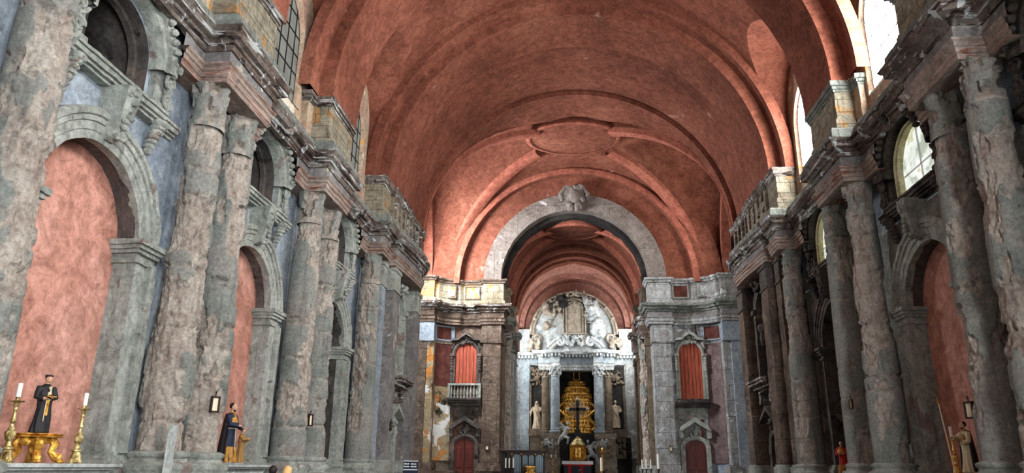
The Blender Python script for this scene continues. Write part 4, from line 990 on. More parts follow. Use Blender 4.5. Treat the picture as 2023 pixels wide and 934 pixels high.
for s in (-1, 1):
    sw = side_word[s]; mt = M['endleft']
    X = lambda a: CX2+s*a
    g = MB(); g.quad((X(4.95), 46.5, 0), (X(4.95), 57.6, 0), (X(4.95), 57.6, 13), (X(4.95), 46.5, 13), d=.5)
    g.quad((X(4.95), 57.6, 0), (X(4.95), 61.6, 0), (X(4.95), 61.6, 4.0 if s < 0 else 10), (X(4.95), 57.6, 4.0 if s < 0 else 10), d=.5)
    g.quad((X(4.95), 58.15, 4), (X(4.95), 61.6, 4), (X(4.95), 61.6, 12.6), (X(4.95), 58.15, 12.6), d=.5)
    g.build('wall_chancel_'+sw, mt, kind='structure', warp=.03)
    g = MB(); g.box(X(4.97), X(4.99), 57.6, 58.15, 4.0 if s < 0 else 10.0, 12.6); wx = g.build('window_%d' % (11 if s < 0 else 12), M['glass_bright'], kind='structure')
    g = MB(); g.box(X(4.9), X(5.0), 57.5, 57.62, 4, 12.7); g.box(X(4.9), X(5.0), 58.13, 58.25, 4, 12.7); g.build('window_frame', M['slab'], wx)
    t = thing('chancel_entablature', ('stepped entablature and attic along the left chancel wall' if s < 0 else 'stepped entablature and attic along the dark right chancel wall'), 'entablature', (X(4.9), 52.0, 9.5))
    def cs(name, prof, mat, warp=.04):
        P2 = [(46.8, .1), (47.3, .1), (47.3, .75), (49.0, .75), (49.0, .2), (53.2, .2), (53.2, .7), (54.6, .7), (54.6, .15), (57.4, .15)]
        g = MB(); rows = []
        for out, z in prof:
            r = []
            for i in range(len(P2)-1):
                (y0, o0), (y1, o1) = P2[i], P2[i+1]
                yy0 = y0+(0 if abs(o0-o1) < .01 else 0); c_ = max(1, int(math.dist(P2[i], P2[i+1])/.25))
                for k in range(c_): r.append((X(4.95-(o0+(o1-o0)*k/c_)-out), y0+(y1-y0)*k/c_+(-out if (i > 0 and o1 > o0) else 0)*.6, z))
            r.append((X(4.95-P2[-1][1]-out), P2[-1][0], z)); rows.append(r)
        g.grid(rows); g.build(name, mat, t, warp=warp, smooth=30)
    cs('architrave', [(-.8, 9.5), (0, 9.5), (0, 9.7), (.05, 9.72), (.06, 9.95), (.1, 10)], M['cornice'])
    cs('frieze', [(0, 10), (0, 10.4)], mt); cs('cornice', [(0, 10.4), (.1, 10.45), (.15, 10.6), (.28, 10.65), (.35, 10.9), (-.8, 10.95)], M['cornice'] if s > 0 else M['slab'], .07)
    cs('attic', [(-.15, 10.9), (-.1, 11), (-.15, 12.7), (-.05, 12.75), (0, 12.9), (-.9, 12.95)], M['attic'] if s < 0 else mt, .05)
    column(s, 48.1, 'short eroded dark column %s' % ('at the left corner of the chancel, behind the small organ' if s < 0 else 'in the shadow on the right side of the chancel'), 70+s, z1=8.6, x=X(4.42), r0=.36, r1=.31, wear=.12)
    for y0, y1, lab in ((46.95, 47.4, 'narrow brown pilaster nearest the nave on the %s chancel wall'), (49.1, 49.7, 'brown pilaster beyond the short column on the %s chancel wall'), (51.0, 51.8, 'broad brown pilaster midway along the %s chancel wall'), (53.4, 54.4, 'tall pilaster near the altar on the %s chancel wall'), (56.4, 57.4, 'last pilaster beside the apse window, %s side')):
        t = thing('chancel_pilaster', lab % sw, 'pilaster', (X(4.7), (y0+y1)/2, 0))
        mm = M['brownmarble'] if s > 0 or y0 < 52.0 else M['marble']
        g = MB(); g.box(X(4.95), X(4.5), y0, y1, 1.75, 9.0, d=.25); g.build('shaft', mm, t, warp=.04)
        g = MB(); g.box(X(4.95), X(4.42), y0-.06, y1+.06, 9.0, 9.5, d=.15); g.build('capital', mm, t, warp=.05)
        g = MB(); g.box(X(4.95), X(4.4), y0-.06, y1+.06, 0, 1.75, d=.25); g.build('base', M['grey'], t, warp=.03)

# ------------------------------------------------------------------ reredos at the apse wall (measured at depth YR)
YR = 59.3
def q(px, py, Y=YR): return at(px, py, Y)
def qx(px, Y=YR): return at(px, 750, Y)[0]
def qz(py, Y=YR): return at(1140, py, Y)[2]
rt = thing('reredos', 'towering pale marble reredos with a semicircular crest, filling the chancel end wall', 'altarpiece', (CX2, YR, 0))
XM = qx(1139)
g = MB()
g.box(qx(1022), qx(1105), YR, YR+1.3, 0, qz(720), d=.4); g.box(qx(1173), qx(1258), YR, YR+1.3, 0, qz(720), d=.4); g.box(qx(1105), qx(1173), YR+.1, YR+1.3, 0, qz(856), d=.4)
g.build('lower_wall', M['marble'], rt, warp=.02)
for a, b in ((1028, 1046), (1236, 1256)):
    g = MB(); g.box(qx(a), qx(b), YR-.25, YR, qz(905), qz(716), d=.3); g.build('flat_pilaster', M['marbleblue'] if a < 1100 else M['marble'], rt, warp=.02)
for a, b in ((1048, 1073), (1204, 1234)):   # dark side niches
    g = MB(); g.box(qx(a), qx(b), YR-.05, YR+.02, qz(860), qz(722), d=.3); g.build('side_niche', M['darkmarble'], rt, warp=.03)
    g = MB(); xm = qx((a+b)/2); rnd = random.Random(a)
    for k in range(26): g.ell((xm+rnd.uniform(-.45, .45), YR-.12, qz(rnd.uniform(728, 762))), (rnd.uniform(.06, .16), .12, rnd.uniform(.06, .16)), 8, 6)
    for sd in (-1, 1): g.box(xm+sd*.42, xm+sd*.56, YR-.2, YR, qz(858), qz(762), d=.3)
    g.ell((xm, YR-.15, qz(748)), (.22, .14, .22), 12, 8)
    g.build('niche_carving', M['brownmarble'], rt, warp=.03)
    g = MB(); g.box(xm-.6, xm+.6, YR-.55, YR, qz(862), qz(848), d=.2); g.box(xm-.5, xm+.5, YR-.45, YR, qz(905), qz(862), d=.2); g.build('niche_shelf', M['brownmarble'], rt, warp=.03)
# dark throne chamber
g = MB(); hw = (qx(1173)-qx(1105))/2; xc = (qx(1173)+qx(1105))/2; zs_ = qz(745)
rows = [[(xc+hw*f*cos(pi*k/20), y, zs_+hw*.85*f*sin(pi*k/20)) for k in range(21)] for y, f in ((YR-.1, 1.0), (YR+1.5, 1.0))]
g.grid(rows)
for sd in (-1, 1): g.quad((xc+sd*hw, YR-.1, qz(860)), (xc+sd*hw, YR+1.5, qz(860)), (xc+sd*hw, YR+1.5, zs_), (xc+sd*hw, YR-.1, zs_), d=.4)
g.quad((xc-hw, YR+1.5, qz(860)), (xc+hw, YR+1.5, qz(860)), (xc+hw, YR+1.5, zs_+hw), (xc-hw, YR+1.5, zs_+hw))
g.build('chamber', M['soffit'], rt, warp=.02)
g = MB(); rows = []
for k in range(25):
    a = pi*k/24; rows.append([(xc+hw*cos(a), YR-.15, zs_+hw*.85*sin(a)), (xc+(hw+.1)*cos(a), YR-.2, zs_+(hw*.85+.1)*sin(a)), (xc+(hw+.9)*cos(a) if abs(cos(a)) > .5 else xc+(hw+.9)*cos(a), YR-.15, max(zs_, qz(718)))])
g.grid(rows); g.build('arch_spandrel', M['marble'], rt, warp=.01)
# columns with leafy capitals
for px_, r_, yy, mt in ((1078, .33, YR-.45, 'brownmarble'), (1097, .37, YR-.95, 'marbleblue'), (1182, .37, YR-.95, 'marbleblue'), (1201, .31, YR-.45, 'brownmarble')):
    x = qx(px_, yy); z0, z1 = qz(856), qz(748); rnd = random.Random(px_)
    g = MB().lathe([(r_*1.25, z0), (r_*1.28, z0+.12), (r_*1.1, z0+.2), (r_*1.15, z0+.28), (r_, z0+.34)], (x, yy, 0), 24); cb = g.build('column_base', M[mt], rt)
    g = MB(); n = 24; rows = [[(x+r_*(1-.12*f)*cos(2*pi*k/n), yy+r_*(1-.12*f)*sin(2*pi*k/n), z0+.32+(z1-z0-.32)*f) for k in range(n)] for f in np.linspace(0, 1, 26)]
    g.grid(rows, cv=True); g.build('column_shaft', M[mt], rt, warp=.02, freq=3)
    g = MB().lathe([(r_*.88, z1), (r_*1.0, z1+.05), (r_*.9, z1+.1), (r_*.95, z1+.5), (r_*1.35, z1+.85), (r_*1.4, z1+.95)], (x, yy, 0), 20)
    for lv, (zz, rr, n_) in enumerate(((z1+.3, r_*1.08, 8), (z1+.58, r_*1.2, 8), (z1+.82, r_*1.4, 4))):
        for k in range(n_): a = 2*pi*(k+.5*lv)/n_; g.ell((x+rr*cos(a), yy+rr*sin(a), zz), (.09, .09, .15), 7, 5)
    g.build('column_capital', M['relief'] if mt == 'brownmarble' else M['marble'], rt, warp=.02, freq=6)
# entablature, projecting over the column pairs
def rsweep(name, prof, mat, warp=.03, pth=None):
    P2 = pth or [(qx(1022), .0), (qx(1064), .0), (qx(1064), 1.0), (qx(1088), 1.0), (qx(1088), 1.45), (qx(1107), 1.45), (qx(1107), .55), (qx(1172), .55), (qx(1172), 1.45), (qx(1191), 1.45), (qx(1191), 1.0), (qx(1213), 1.0), (qx(1213), .0), (qx(1258), .0)]
    g = MB(); rows = []
    for out, z in prof:
        r = []; n = len(P2); Q = []
        for i in range(n):
            dx = 0
            if i > 0 and abs(P2[i][0]-P2[i-1][0]) < 1e-6: dx = -out if P2[i][1] > P2[i-1][1] else out
            elif i < n-1 and abs(P2[i+1][0]-P2[i][0]) < 1e-6: dx = -out if P2[i+1][1] > P2[i][1] else out
            Q.append((P2[i][0]+dx, YR-P2[i][1]-out))
        for i in range(n-1):
            c_ = max(1, int(math.dist(Q[i], Q[i+1])/.2)) if out is None else max(1, int(math.dist(P2[i], P2[i+1])/.2))
            for k in range(c_): f = k/c_; r.append((Q[i][0]*(1-f)+Q[i+1][0]*f, Q[i][1]*(1-f)+Q[i+1][1]*f, z))
        r.append((*Q[-1], z)); rows.append(r)
    g.grid(rows); return g.build(name, M[mat], rt, warp=warp, freq=3, smooth=30)
zz0 = qz(733); zz1 = qz(722); zz2 = qz(708); zz3 = qz(697)
rsweep('architrave', [(-1.2, zz0), (-.05, zz0), (-.05, zz0+.2), (0, zz0+.25), (0, zz1), (.06, zz1+.05)], 'marble')
rsweep('frieze', [(-.02, zz1+.05), (-.02, zz2)], 'marbleblue')
rsweep('cornice', [(0, zz2), (.1, zz2+.08), (.12, zz2+.16), (.38, zz2+.22), (.42, zz2+.34), (.5, zz3), (-1.4, zz3+.05)], 'marble', .05)
g = MB(); xk = qx(1024)
while xk < qx(1256):
    out = 1.45 if (qx(1088) < xk < qx(1107) or qx(1172) < xk < qx(1191)) else (1.0 if (qx(1064) < xk < qx(1088) or qx(1191) < xk < qx(1213)) else (.55 if qx(1107) < xk < qx(1172) else 0))
    g.box(xk, xk+.13, YR-out-.32, YR-out-.05, zz2-.02, zz2+.2); xk += .27
g.build('modillion_row', M['marble'], rt, warp=.02)
# crest wall and semicircular frame
zc = qz(662); RR = (qx(1222)-qx(1048))/2; xc = (qx(1222)+qx(1048))/2
g = MB(); n = 40; pts = [(xc-RR+.1, zz3), (xc+RR-.1, zz3)]+[(xc+(RR-.1)*cos(pi*k/n), zc+(RR-.1)*sin(pi*k/n)) for k in range(n+1)]
g.prism(pts, 'y', YR+.25, YR+1.2); g.build('crest_wall', M['marble'], rt)
g = MB(); rows = []
for k in range(61):
    a = pi*k/60; c_, s_ = cos(a), sin(a); rows.append([(xc+r_*c_, y, zc+r_*s_) for r_, y in ((RR-.3, YR+.3), (RR-.3, YR-.25), (RR-.22, YR-.3), (RR-.12, YR-.18), (RR-.04, YR-.36), (RR+.06, YR-.4), (RR+.1, YR-.3), (RR+.1, YR+1.2))])
g.grid(rows)
for sd in (-1, 1):
    pts = []
    for k in range(30): a = sd*k/29*3.2*pi*-1+(0 if sd > 0 else pi); r_ = .42*(1-k/29)+.03; pts.append((xc+sd*(RR-.5)+r_*cos(a), YR-.25, zc-.25+r_*sin(a)))
    g.tube(pts, [.13-.07*k/29 for k in range(30)], 8)
g.build('crest_arch', M['relief'], rt, warp=.03, freq=4)
for k in range(9):
    a = radians(22+17*k)
    g = MB(); g.box(-.1, .1, -.1, .1, -.16, .16); g.v = [(xc+RR*cos(a)+p[0]*sin(a)+p[2]*cos(a)-.1*cos(a), YR-.3+p[1]*1.5, zc+RR*sin(a)+p[2]*sin(a)-p[0]*cos(a)-.1*sin(a)) for p in g.v]
    g.build('arch_block', M['relief'], rt)
for a, b in ((1026, 1046), (1226, 1250)):
    g = MB(); g.box(qx(a), qx(b), YR+.1, YR+1.2, zz3, qz(652), d=.3); g.box(qx(a)-.1, qx(b)+.1, YR-.0, YR+1.2, qz(655), qz(650), d=.2); g.build('crest_pier', M['marble'], rt, warp=.04)
# ashlar centre with the framed panel
g = MB(); g.box(qx(1082), qx(1190), YR+.05, YR+.5, zz3, qz(630), d=.3); g.box(qx(1098), qx(1180), YR+.05, YR+.5, qz(630), qz(610), d=.3); g.build('crest_ashlar', M['marble'], rt, warp=.05)
g = MB(); x0, x1 = qx(1121), qx(1152); zb, zt = qz(658), qz(606)
g.prism([(x0, zb), (x1, zb), (x1, zt)]+[(x1+(x0-x1)*k/10, zt+.28*sin(pi*k/10)) for k in range(1, 10)]+[(x0, zt)], 'y', YR-.1, YR); g.build('crest_panel', M['relief'], rt)
g = MB()
for o, y in ((.0, YR-.15), (.2, YR-.25)):
    for sd, xx in ((-1, x0), (1, x1)): g.box(xx+sd*o, xx+sd*(o+.12), y-.08, YR+.1, zb, zt+.02, d=.3)
    g.grid([[(x0-o-.06+(x1-x0+2*o+.12)*k/16, y+dy, zt+o+.02+.3*sin(pi*k/16)+dz) for dy, dz in ((.2, 0), (-.08, 0), (-.08, .14), (.2, .14))] for k in range(17)], cv=True)
g.box(x0-.4, x1+.4, YR-.3, YR+.1, zb-.14, zb, d=.2); g.build('panel_frame', M['relief'], rt, warp=.015)
def clump(name, px0, px1, py0, py1, n, r0, r1, mat, seed, Y=YR-.3, par=None, vox=.05, dy=.25):
    rnd = random.Random(seed); g = MB()
    for k in range(n):
        p = at(rnd.uniform(px0, px1), rnd.uniform(py0, py1), Y); r_ = rnd.uniform(r0, r1); e_ = rnd.uniform(.5, 1.6)
        g.ell((p[0], Y+rnd.uniform(-dy, dy), p[2]), (r_*rnd.uniform(.6, 1.2), r_, r_*e_), 9, 7)
        if k % 3 == 0:
            pts = [Vector((p[0]+.25*r_*j*cos(j*.7+k), Y-.15, p[2]+.3*r_*j*sin(j*.6+k))) for j in range(6)]; g.tube(pts, [r_*.45*(1-j*.13) for j in range(6)], 6)
    return g.build(name, M[mat], par or rt, warp=.06, freq=4, seed=seed, voxel=vox)
clump('broken_carving', 1075, 1112, 598, 622, 34, .12, .28, 'relief', 1); clump('broken_carving', 1102, 1120, 588, 602, 40, .12, .24, 'darkmarble', 2)
clump('broken_carving', 1156, 1182, 592, 632, 40, .14, .32, 'marble', 3); clump('broken_carving', 1118, 1158, 576, 598, 26, .1, .22, 'relief', 4)
clump('broken_carving', 1116, 1160, 662, 682, 44, .1, .2, 'marble', 5, YR-.5); clump('broken_carving', 1168, 1190, 632, 662, 20, .15, .34, 'marble', 6)
clump('broken_carving', 1075, 1092, 634, 650, 12, .12, .22, 'relief', 12); clump('broken_carving', 1044, 1066, 668, 690, 14, .1, .26, 'relief', 13); clump('broken_carving', 1208, 1228, 668, 690, 14, .1, .26, 'relief', 14)
for sd, ca in ((-1, 1092), (1, 1183)):   # broken curved pediment halves
    g = MB(); rows = []; cxp, czp = qx(1138), qz(735)
    for k in range(21):
        a = radians(38+26*k/20) if sd > 0 else radians(180-38-26*k/20); c_, s_ = cos(a), sin(a); R3 = 2.75
        rows.append([(cxp+r_*c_, y, czp+r_*s_*1.05) for r_, y in ((R3-.3, YR+.1), (R3-.3, YR-.6), (R3-.2, YR-.8), (R3-.05, YR-.85), (R3+.05, YR-1.0), (R3+.16, YR-1.0), (R3+.18, YR+.1))])
    g.grid(rows); p0 = (cxp+sd*2.75*cos(radians(64)), YR-.5, czp+2.75*sin(radians(64)))
    pts = [(p0[0]+(.34*(1-k/24)+.03)*cos(sd*(k/24*3*pi)+pi/2), YR-.7, p0[2]-.15+(.34*(1-k/24)+.03)*sin(sd*(k/24*3*pi)+pi/2)) for k in range(25)]
    g.tube(pts, [.15-.08*k/24 for k in range(25)], 8); g.build('pediment_half', M['marble'], rt, warp=.04, freq=3)
# carved base under the columns
for a, b in ((1068, 1104), (1174, 1212)):
    g = MB(); g.box(qx(a, YR-1), qx(b, YR-1), YR-1.35, YR, qz(912), qz(868), d=.25); g.box(qx(a, YR-1)-.08, qx(b, YR-1)+.08, YR-1.45, YR, qz(868), qz(857), d=.2); g.box(qx(a, YR-1)-.08, qx(b, YR-1)+.08, YR-1.45, YR, 0, qz(905), d=.25); g.build('column_plinth', M['relief'], rt, warp=.04)
    clump('relief_carving', a+3, b-3, 872, 902, 46, .07, .16, 'relief', a, YR-1.38, vox=.035, dy=.05)
    clump('relief_carving', a+10, b-12, 868, 884, 14, .1, .16, 'marble', a+1, YR-1.45, vox=.035, dy=.05)
g = MB(); g.box(qx(1105), qx(1173), YR-.5, YR+.2, 0, qz(857), d=.3); g.build('altar_backing', M['darkmarble'], rt, warp=.04)
clump('relief_carving', 1218, 1240, 868, 900, 40, .06, .14, 'darkmarble', 33, YR-.35, vox=.035, dy=.05)
g = MB(); g.box(qx(1214), qx(1242), YR-.3, YR, 0, qz(864), d=.3); g.build('side_base', M['darkmarble'], rt, warp=.05)

# gilded stepped throne
t = thing('gilded_throne', 'tiered gilded throne glowing in the dark arch of the reredos', 'altar throne', (xc, YR+.7, qz(856)))
tz = [(856, 842, 35), (842, 826, 34), (826, 805, 33.5), (805, 790, 32), (790, 777, 30), (777, 764, 25), (764, 752, 17)]
xg = qx(1139, YR+.6); rnd = random.Random(8)
for i, (pb, ptp, hwp) in enumerate(tz):
    hw_ = hwp*.0405; z0, z1 = qz(pb, YR+.6), qz(ptp, YR+.6); y0 = YR+.05+i*.15
    g = MB(); n = 40
    prof = [(1.0, z0), (1.01, z0+.03), (1.01, z0+.07), (.96, z0+.1), (.95, (z0+z1)/2), (.96, z1-.12), (1.0, z1-.08), (1.02, z1-.04), (1.02, z1)]
    rows = [[(xg+hw_*f*(1 if abs(c_) > .7 else 1)*c_, YR+1.35-(YR+1.35-y0)*f*min(1, abs(s_)*1.5), z) for c_, s_ in ((cos(pi*k/n), sin(pi*k/n)) for k in range(n+1))] for f, z in prof]
    g.grid(rows); g.add([(xg-hw_, YR+1.35, z1), (xg+hw_, YR+1.35, z1), (xg+hw_, y0+.3, z1), (xg, y0, z1), (xg-hw_, y0+.3, z1)], [(0, 1, 2, 3, 4)])
    for k in range(14):
        a = pi*(k+.5)/14; g.ell((xg+hw_*.95*cos(a), YR+1.3-(YR+1.3-y0)*min(1, sin(a)*1.5), (z0+z1)/2), (.1, .1, (z1-z0)*.28), 8, 6)
    g.build('tier', M['gold'], t, warp=.02, freq=6)
for sd in (-1, 1):
    g = MB(); pts = [(xg+sd*(1.15+.28*sin(k*.9)), YR+.05, qz(850-k*5, YR)) for k in range(12)]; g.tube(pts, [.16-.008*k for k in range(12)], 8); g.build('scroll', M['gold'], t, warp=.02)
g = MB(); z0, z1 = qz(752, YR+.9), qz(728, YR+.9)
for sd in (-1, 1): g.lathe([(.07, z0), (.09, z0+.1), (.05, z0+.2), (.05, z1-.1), (.09, z1)], (xg+sd*.22, YR+.9, 0), 10)
g.box(xg-.32, xg+.32, YR+.7, YR+1.1, z1, z1+.12); g.ell((xg, YR+.9, z1+.15), (.25, .2, .16)); g.lathe([(.36, z0-.1), (.3, z0+.02), (.24, z0+.1)], (xg, YR+.9, 0), 14); g.build('canopy', M['gold'], t)

def robed(name, label, cat, base, h, mats, face=0.0, lean=0.0, arms=None, hood=False, group=None, vox=None, wide=1.0, hair='hair', cap=False, folds=9, extra=None):
    '''a draped standing figure: body and head one fused surface when stone; painted figures get skin, hair and garment parts.
    face = heading in radians (0 looks towards -Y)'''
    vox = vox or h*.011
    X, Y, Z = base; ca, sa = cos(face), sin(face)
    def W(x, y, z):      # figure space: x to its left.. , -y forward
        x += lean*z*z*.5
        return (X+(x*ca-y*sa)*h, Y+(x*sa+y*ca)*h, Z+z*h)
    t = thing(name, label, cat, base, group)
    def add(g, mb): g.v += [W(*p) for p in mb.v] if False else []; return g
    def conv(mb):
        r = MB(); r.v = [W(*p) for p in mb.v]; r.f = mb.f; return r
    def head(mb, hz=.915, fx=0, fy=-.015):
        mb.ell((fx, fy, hz), (.047, .056, .066), 16, 12); mb.ell((fx, fy-.054, hz-.008), (.009, .012, .016), 8, 6)
        mb.ell((fx, fy-.04, hz-.04), (.022, .016, .016), 8, 6)
        mb.ell((fx, fy-.046, hz+.018), (.034, .014, .008), 8, 6)
        for sd in (-1, 1): mb.ell((fx+sd*.047, fy+.004, hz-.005), (.008, .012, .018), 6, 5)
        mb.tube([(fx*.5, .005, .80), (fx, fy+.01, hz-.03)], [.034, .03], 10)
    def hand(mb, c, d):
        c = Vector(c); d = Vector(d).normalized(); sd = d.cross(Vector((0, 0, 1))).normalized()
        mb.ell(c, (.018, .018, .016), 8, 6)
        for k in range(4):
            p0 = c+sd*(k-1.5)*.009+d*.012; l_ = (.03, .036, .034, .026)[k]; mb.tube([p0, p0+d*l_*.6, p0+d*l_-Vector((0, 0, .008))], [.0052, .005, .004], 6)
        mb.tube([c+sd*.014, c+sd*.026+d*.016, c+sd*.026+d*.03], [.006, .006, .0045], 6)
    robe = MB(); rows = []
    for i in range(36):
        z = .015+.80*i/35
        if z < .45: rx = .155-.12*z*.75; ry = .12-.08*z
        elif z < .62: f = (z-.45)/.17; rx = .115+.006*f; ry = .084+.006*f
        elif z < .76: f = (z-.62)/.14; rx = .121+.012*f; ry = .09-.008*f
        else: f = (z-.76)/.055; rx = .133-.085*f**1.3; ry = .082-.04*f
        r = []
        for k in range(72):
            a = 2*pi*k/72; fo = 1+(.10*max(0, 1-z/.72))*cos(folds*a+3*sin(z*6)+1.1*sin(2*a))+.02*cos(23*a+z*9)*(1 if z < .6 else .3)
            r.append((rx*wide*fo*cos(a)+.02*sin(z*5), ry*wide*fo*sin(a), z))
        rows.append(r)
    robe.grid(rows, cv=True); robe.f.append(tuple(range(72))[::-1]); robe.f.append(tuple(35*72+k for k in range(72)))
    arms = arms or [((-.125, 0, .75), (-.165, -.03, .60), (-.05, -.13, .58)), ((.125, 0, .75), (.165, -.03, .60), (.05, -.13, .60))]
    sl = MB(); hd = MB(); hds = []
    for A, B, C in arms:
        hd = MB(); hds.append(hd)
        A, B, C = map(Vector, (A, B, C)); e = B+(C-B)*.72
        sl.tube([A, A+(B-A)*.5, B, B+(C-B)*.4, e], [.045, .047, .046, .045, .05], 12); sl.ell(A, (.05, .05, .045), 10, 8)
        hd.tube([B+(C-B)*.5, C], [.02, .017], 8); hand(hd, C, (C-B))
    if mats == 'stone' or isinstance(mats, bpy.types.Material):
        m_ = mats if not isinstance(mats, str) else M['figstone']
        allb = MB(); allb.v = robe.v; allb.f = robe.f
        for o_ in [sl]+hds: allb.add(o_.v, o_.f)
        hh = MB(); head(hh); allb.add(hh.v, hh.f)
        hr = MB()
        if hood: hr.ell((0, .012, .925), (.062, .062, .075), 14, 10); hr.ell((0, .03, .84), (.09, .06, .07), 12, 8)
        else: hr.ell((0, .01, .932), (.054, .056, .062), 14, 10)
        for k in range(5): allb.tube([(-.1+.02*k, -.07-.01*k, .7-.02*k), (.0+.02*k, -.115, .5-.03*k), (.1, -.09, .34-.05*k)], [.012, .018, .01], 6)
        conv(allb).build('body', m_, t, voxel=vox); conv(hr).build('hood' if hood else 'hair', m_, t, voxel=vox)
        return t, W
    a_ = MB(); a_.v = robe.v; a_.f = robe.f; a_.add(sl.v, sl.f); conv(a_).build('habit', M[mats['robe']], t, voxel=vox)
    hh = MB(); head(hh); ho = conv(hh).build('head', M['skin'], t, voxel=vox*.55)
    for hd in hds: conv(hd).build('hand', M['skin'], t)
    hr = MB()
    if cap: hr.lathe([(.05, .95), (.064, .955), (.066, .975), (.05, .985), (.01, .988)], (0, -.005, 0), 16); hr.ell((0, .014, .93), (.05, .05, .045), 12, 8)
    else: hr.ell((0, .012, .935), (.053, .055, .055), 14, 10); hr.ell((0, -.03, .86), (.03, .026, .03), 8, 6) if mats.get('beard') else None
    conv(hr).build('cap' if cap else 'hair', M[mats.get('hair', 'hair')], ho, voxel=vox*.6)
    if 'cape' in mats:
        cp = MB(); rows = []
        for i in range(14):
            z = .80-.19*i/13; f = i/13
            rows.append([((.062+.093*f**.6)*wide*(1+.05*cos(8*2*pi*k/48))*cos(2*pi*k/48)+.02*sin(z*5), (.05+.068*f**.6)*wide*sin(2*pi*k/48)-.004, z) for k in range(48)])
        cp.grid(rows, cv=True); cp.lathe([(.05, .79), (.06, .815), (.045, .83)], (0, .01, 0), 16)
        conv(cp).build('cape', M[mats['cape']], t)
    if 'skirt' in mats:
        sk = MB(); rows = [[(rx_*wide*(1+.09*cos(folds*2*pi*k/72))*cos(2*pi*k/72)+.01, ry_*wide*(1+.09*cos(folds*2*pi*k/72))*sin(2*pi*k/72), z) for k in range(72)] for z, rx_, ry_ in ((.01, .172, .137), (.1, .165, .13), (.2, .152, .118), (.26, .145, .112))]
        sk.grid(rows, cv=True); conv(sk).build('gilt_hem', M[mats['skirt']], t)
    if 'cloak' in mats:
        ck = MB(); rows = []
        for i in range(20):
            z = .80-.76*i/19; f = i/19
            rows.append([((.135+.07*f**.7)*wide*(1+.04*cos(11*a))*cos(a), (.092+.085*f**.7)*wide*(1+.04*cos(11*a))*sin(a), z) for a in np.linspace(-.25, pi+.25, 40)]+[((.125+.07*f**.7)*wide*cos(a), (.082+.085*f**.7)*wide*sin(a), z) for a in np.linspace(pi+.25, -.25, 40)])
        ck.grid(rows, cv=True); conv(ck).build('cloak', M[mats['cloak']], t)
    if 'cord' in mats:
        cd = MB(); cd.tube([(.122*wide*cos(a), .094*wide*sin(a), .56) for a in np.linspace(0, 2*pi, 25)], .008, 6)
        cd.tube([(-.02, -.1*wide, .56), (-.03, -.115*wide, .4), (-.035, -.13*wide, .2)], .008, 6); conv(cd).build('cord', M['cream'], t)
    if extra: extra(t, W, MB, conv)
    return t, W
# two cream statues on the reredos shelves
def shelf_fig(px, pt, pb, lab, hood, arms, face):
    b_ = at(px, pb, YR-.55); tp = at(px, pt, YR-.55)
    robed('saint_statue', lab, 'statue', (b_[0], YR-.3, b_[2]), tp[2]-b_[2], M['figstone'], hood=hood, arms=arms, face=face, wide=1.05)
shelf_fig(1060, 791, 848, 'cream stone statue of a hooded saint on the left side of the reredos', True, [((-.125, 0, .75), (-.2, -.03, .62), (-.2, -.1, .5)), ((.125, 0, .75), (.19, -.05, .64), (.12, -.14, .68))], -.2)
shelf_fig(1217, 789, 846, 'cream stone statue of a bareheaded saint on the right side of the reredos', False, [((-.125, 0, .75), (-.22, .0, .64), (-.14, -.08, .54)), ((.125, 0, .75), (.2, -.02, .62), (.1, -.13, .56))], .2)

# high cross with silver tips and rays on a dark stand
YX = 57.7
t = thing('altar_cross', 'tall black cross with silver tips and a burst of pale rays above the golden tabernacle', 'cross', at(1141, 862, YX))
c_ = at(1141, 808, YX); tp = at(1141, 790, YX); bt = at(1141, 850, YX); aw = (at(1158, 808, YX)[0]-at(1124, 808, YX)[0])/2
g = MB(); g.box(c_[0]-.11, c_[0]+.11, YX-.06, YX+.06, bt[2], tp[2]); g.box(c_[0]-aw, c_[0]+aw, YX-.06, YX+.06, c_[2]-.11, c_[2]+.11); g.build('beams', M['black'], t, bevel=.015)
for d in ((-1, 0), (1, 0), (0, 1)):
    g = MB(); e = (c_[0]+d[0]*(aw+.05), YX, c_[2]) if d[0] else (c_[0], YX, tp[2]+.05)
    g.ell(e, (.12, .09, .12), 10, 8); g.ell((e[0]+d[0]*.12, YX, e[2]+d[1]*.14), (.07, .06, .07), 8, 6)
    for q_ in (-1, 1): g.ell((e[0]+(q_*.1 if d[1] else 0), YX, e[2]+(q_*.1 if d[0] else 0)), (.06, .06, .06), 8, 6)
    g.build('silver_tip', M['figstone'], t)
for k in range(16):
    a = radians(22.5*k+11.25); r1 = .62 if k % 2 else .8
    g = MB(); p = Vector((cos(a), 0, sin(a))); n_ = Vector((-sin(a), 0, cos(a))); C0 = Vector((c_[0], YX+.03, c_[2]))
    pts = [C0+p*.12+n_*.03, C0+p*r1+n_*.05, C0+p*(r1+.06), C0+p*r1-n_*.05, C0+p*.12-n_*.03]
    g.prism([(v.x, v.z) for v in pts], 'y', YX+.02, YX+.06); g.build('ray', M['figstone'], t)
g = MB(); z0 = at(1141, 868, YX)[2]
g.box(c_[0]-.2, c_[0]+.2, YX-.2, YX+.2, bt[2]-.15, bt[2]+.08); g.box(c_[0]-.26, c_[0]+.26, YX-.24, YX+.24, z0-.1, bt[2]-.15); g.build('stand', M['black'], t, bevel=.02)
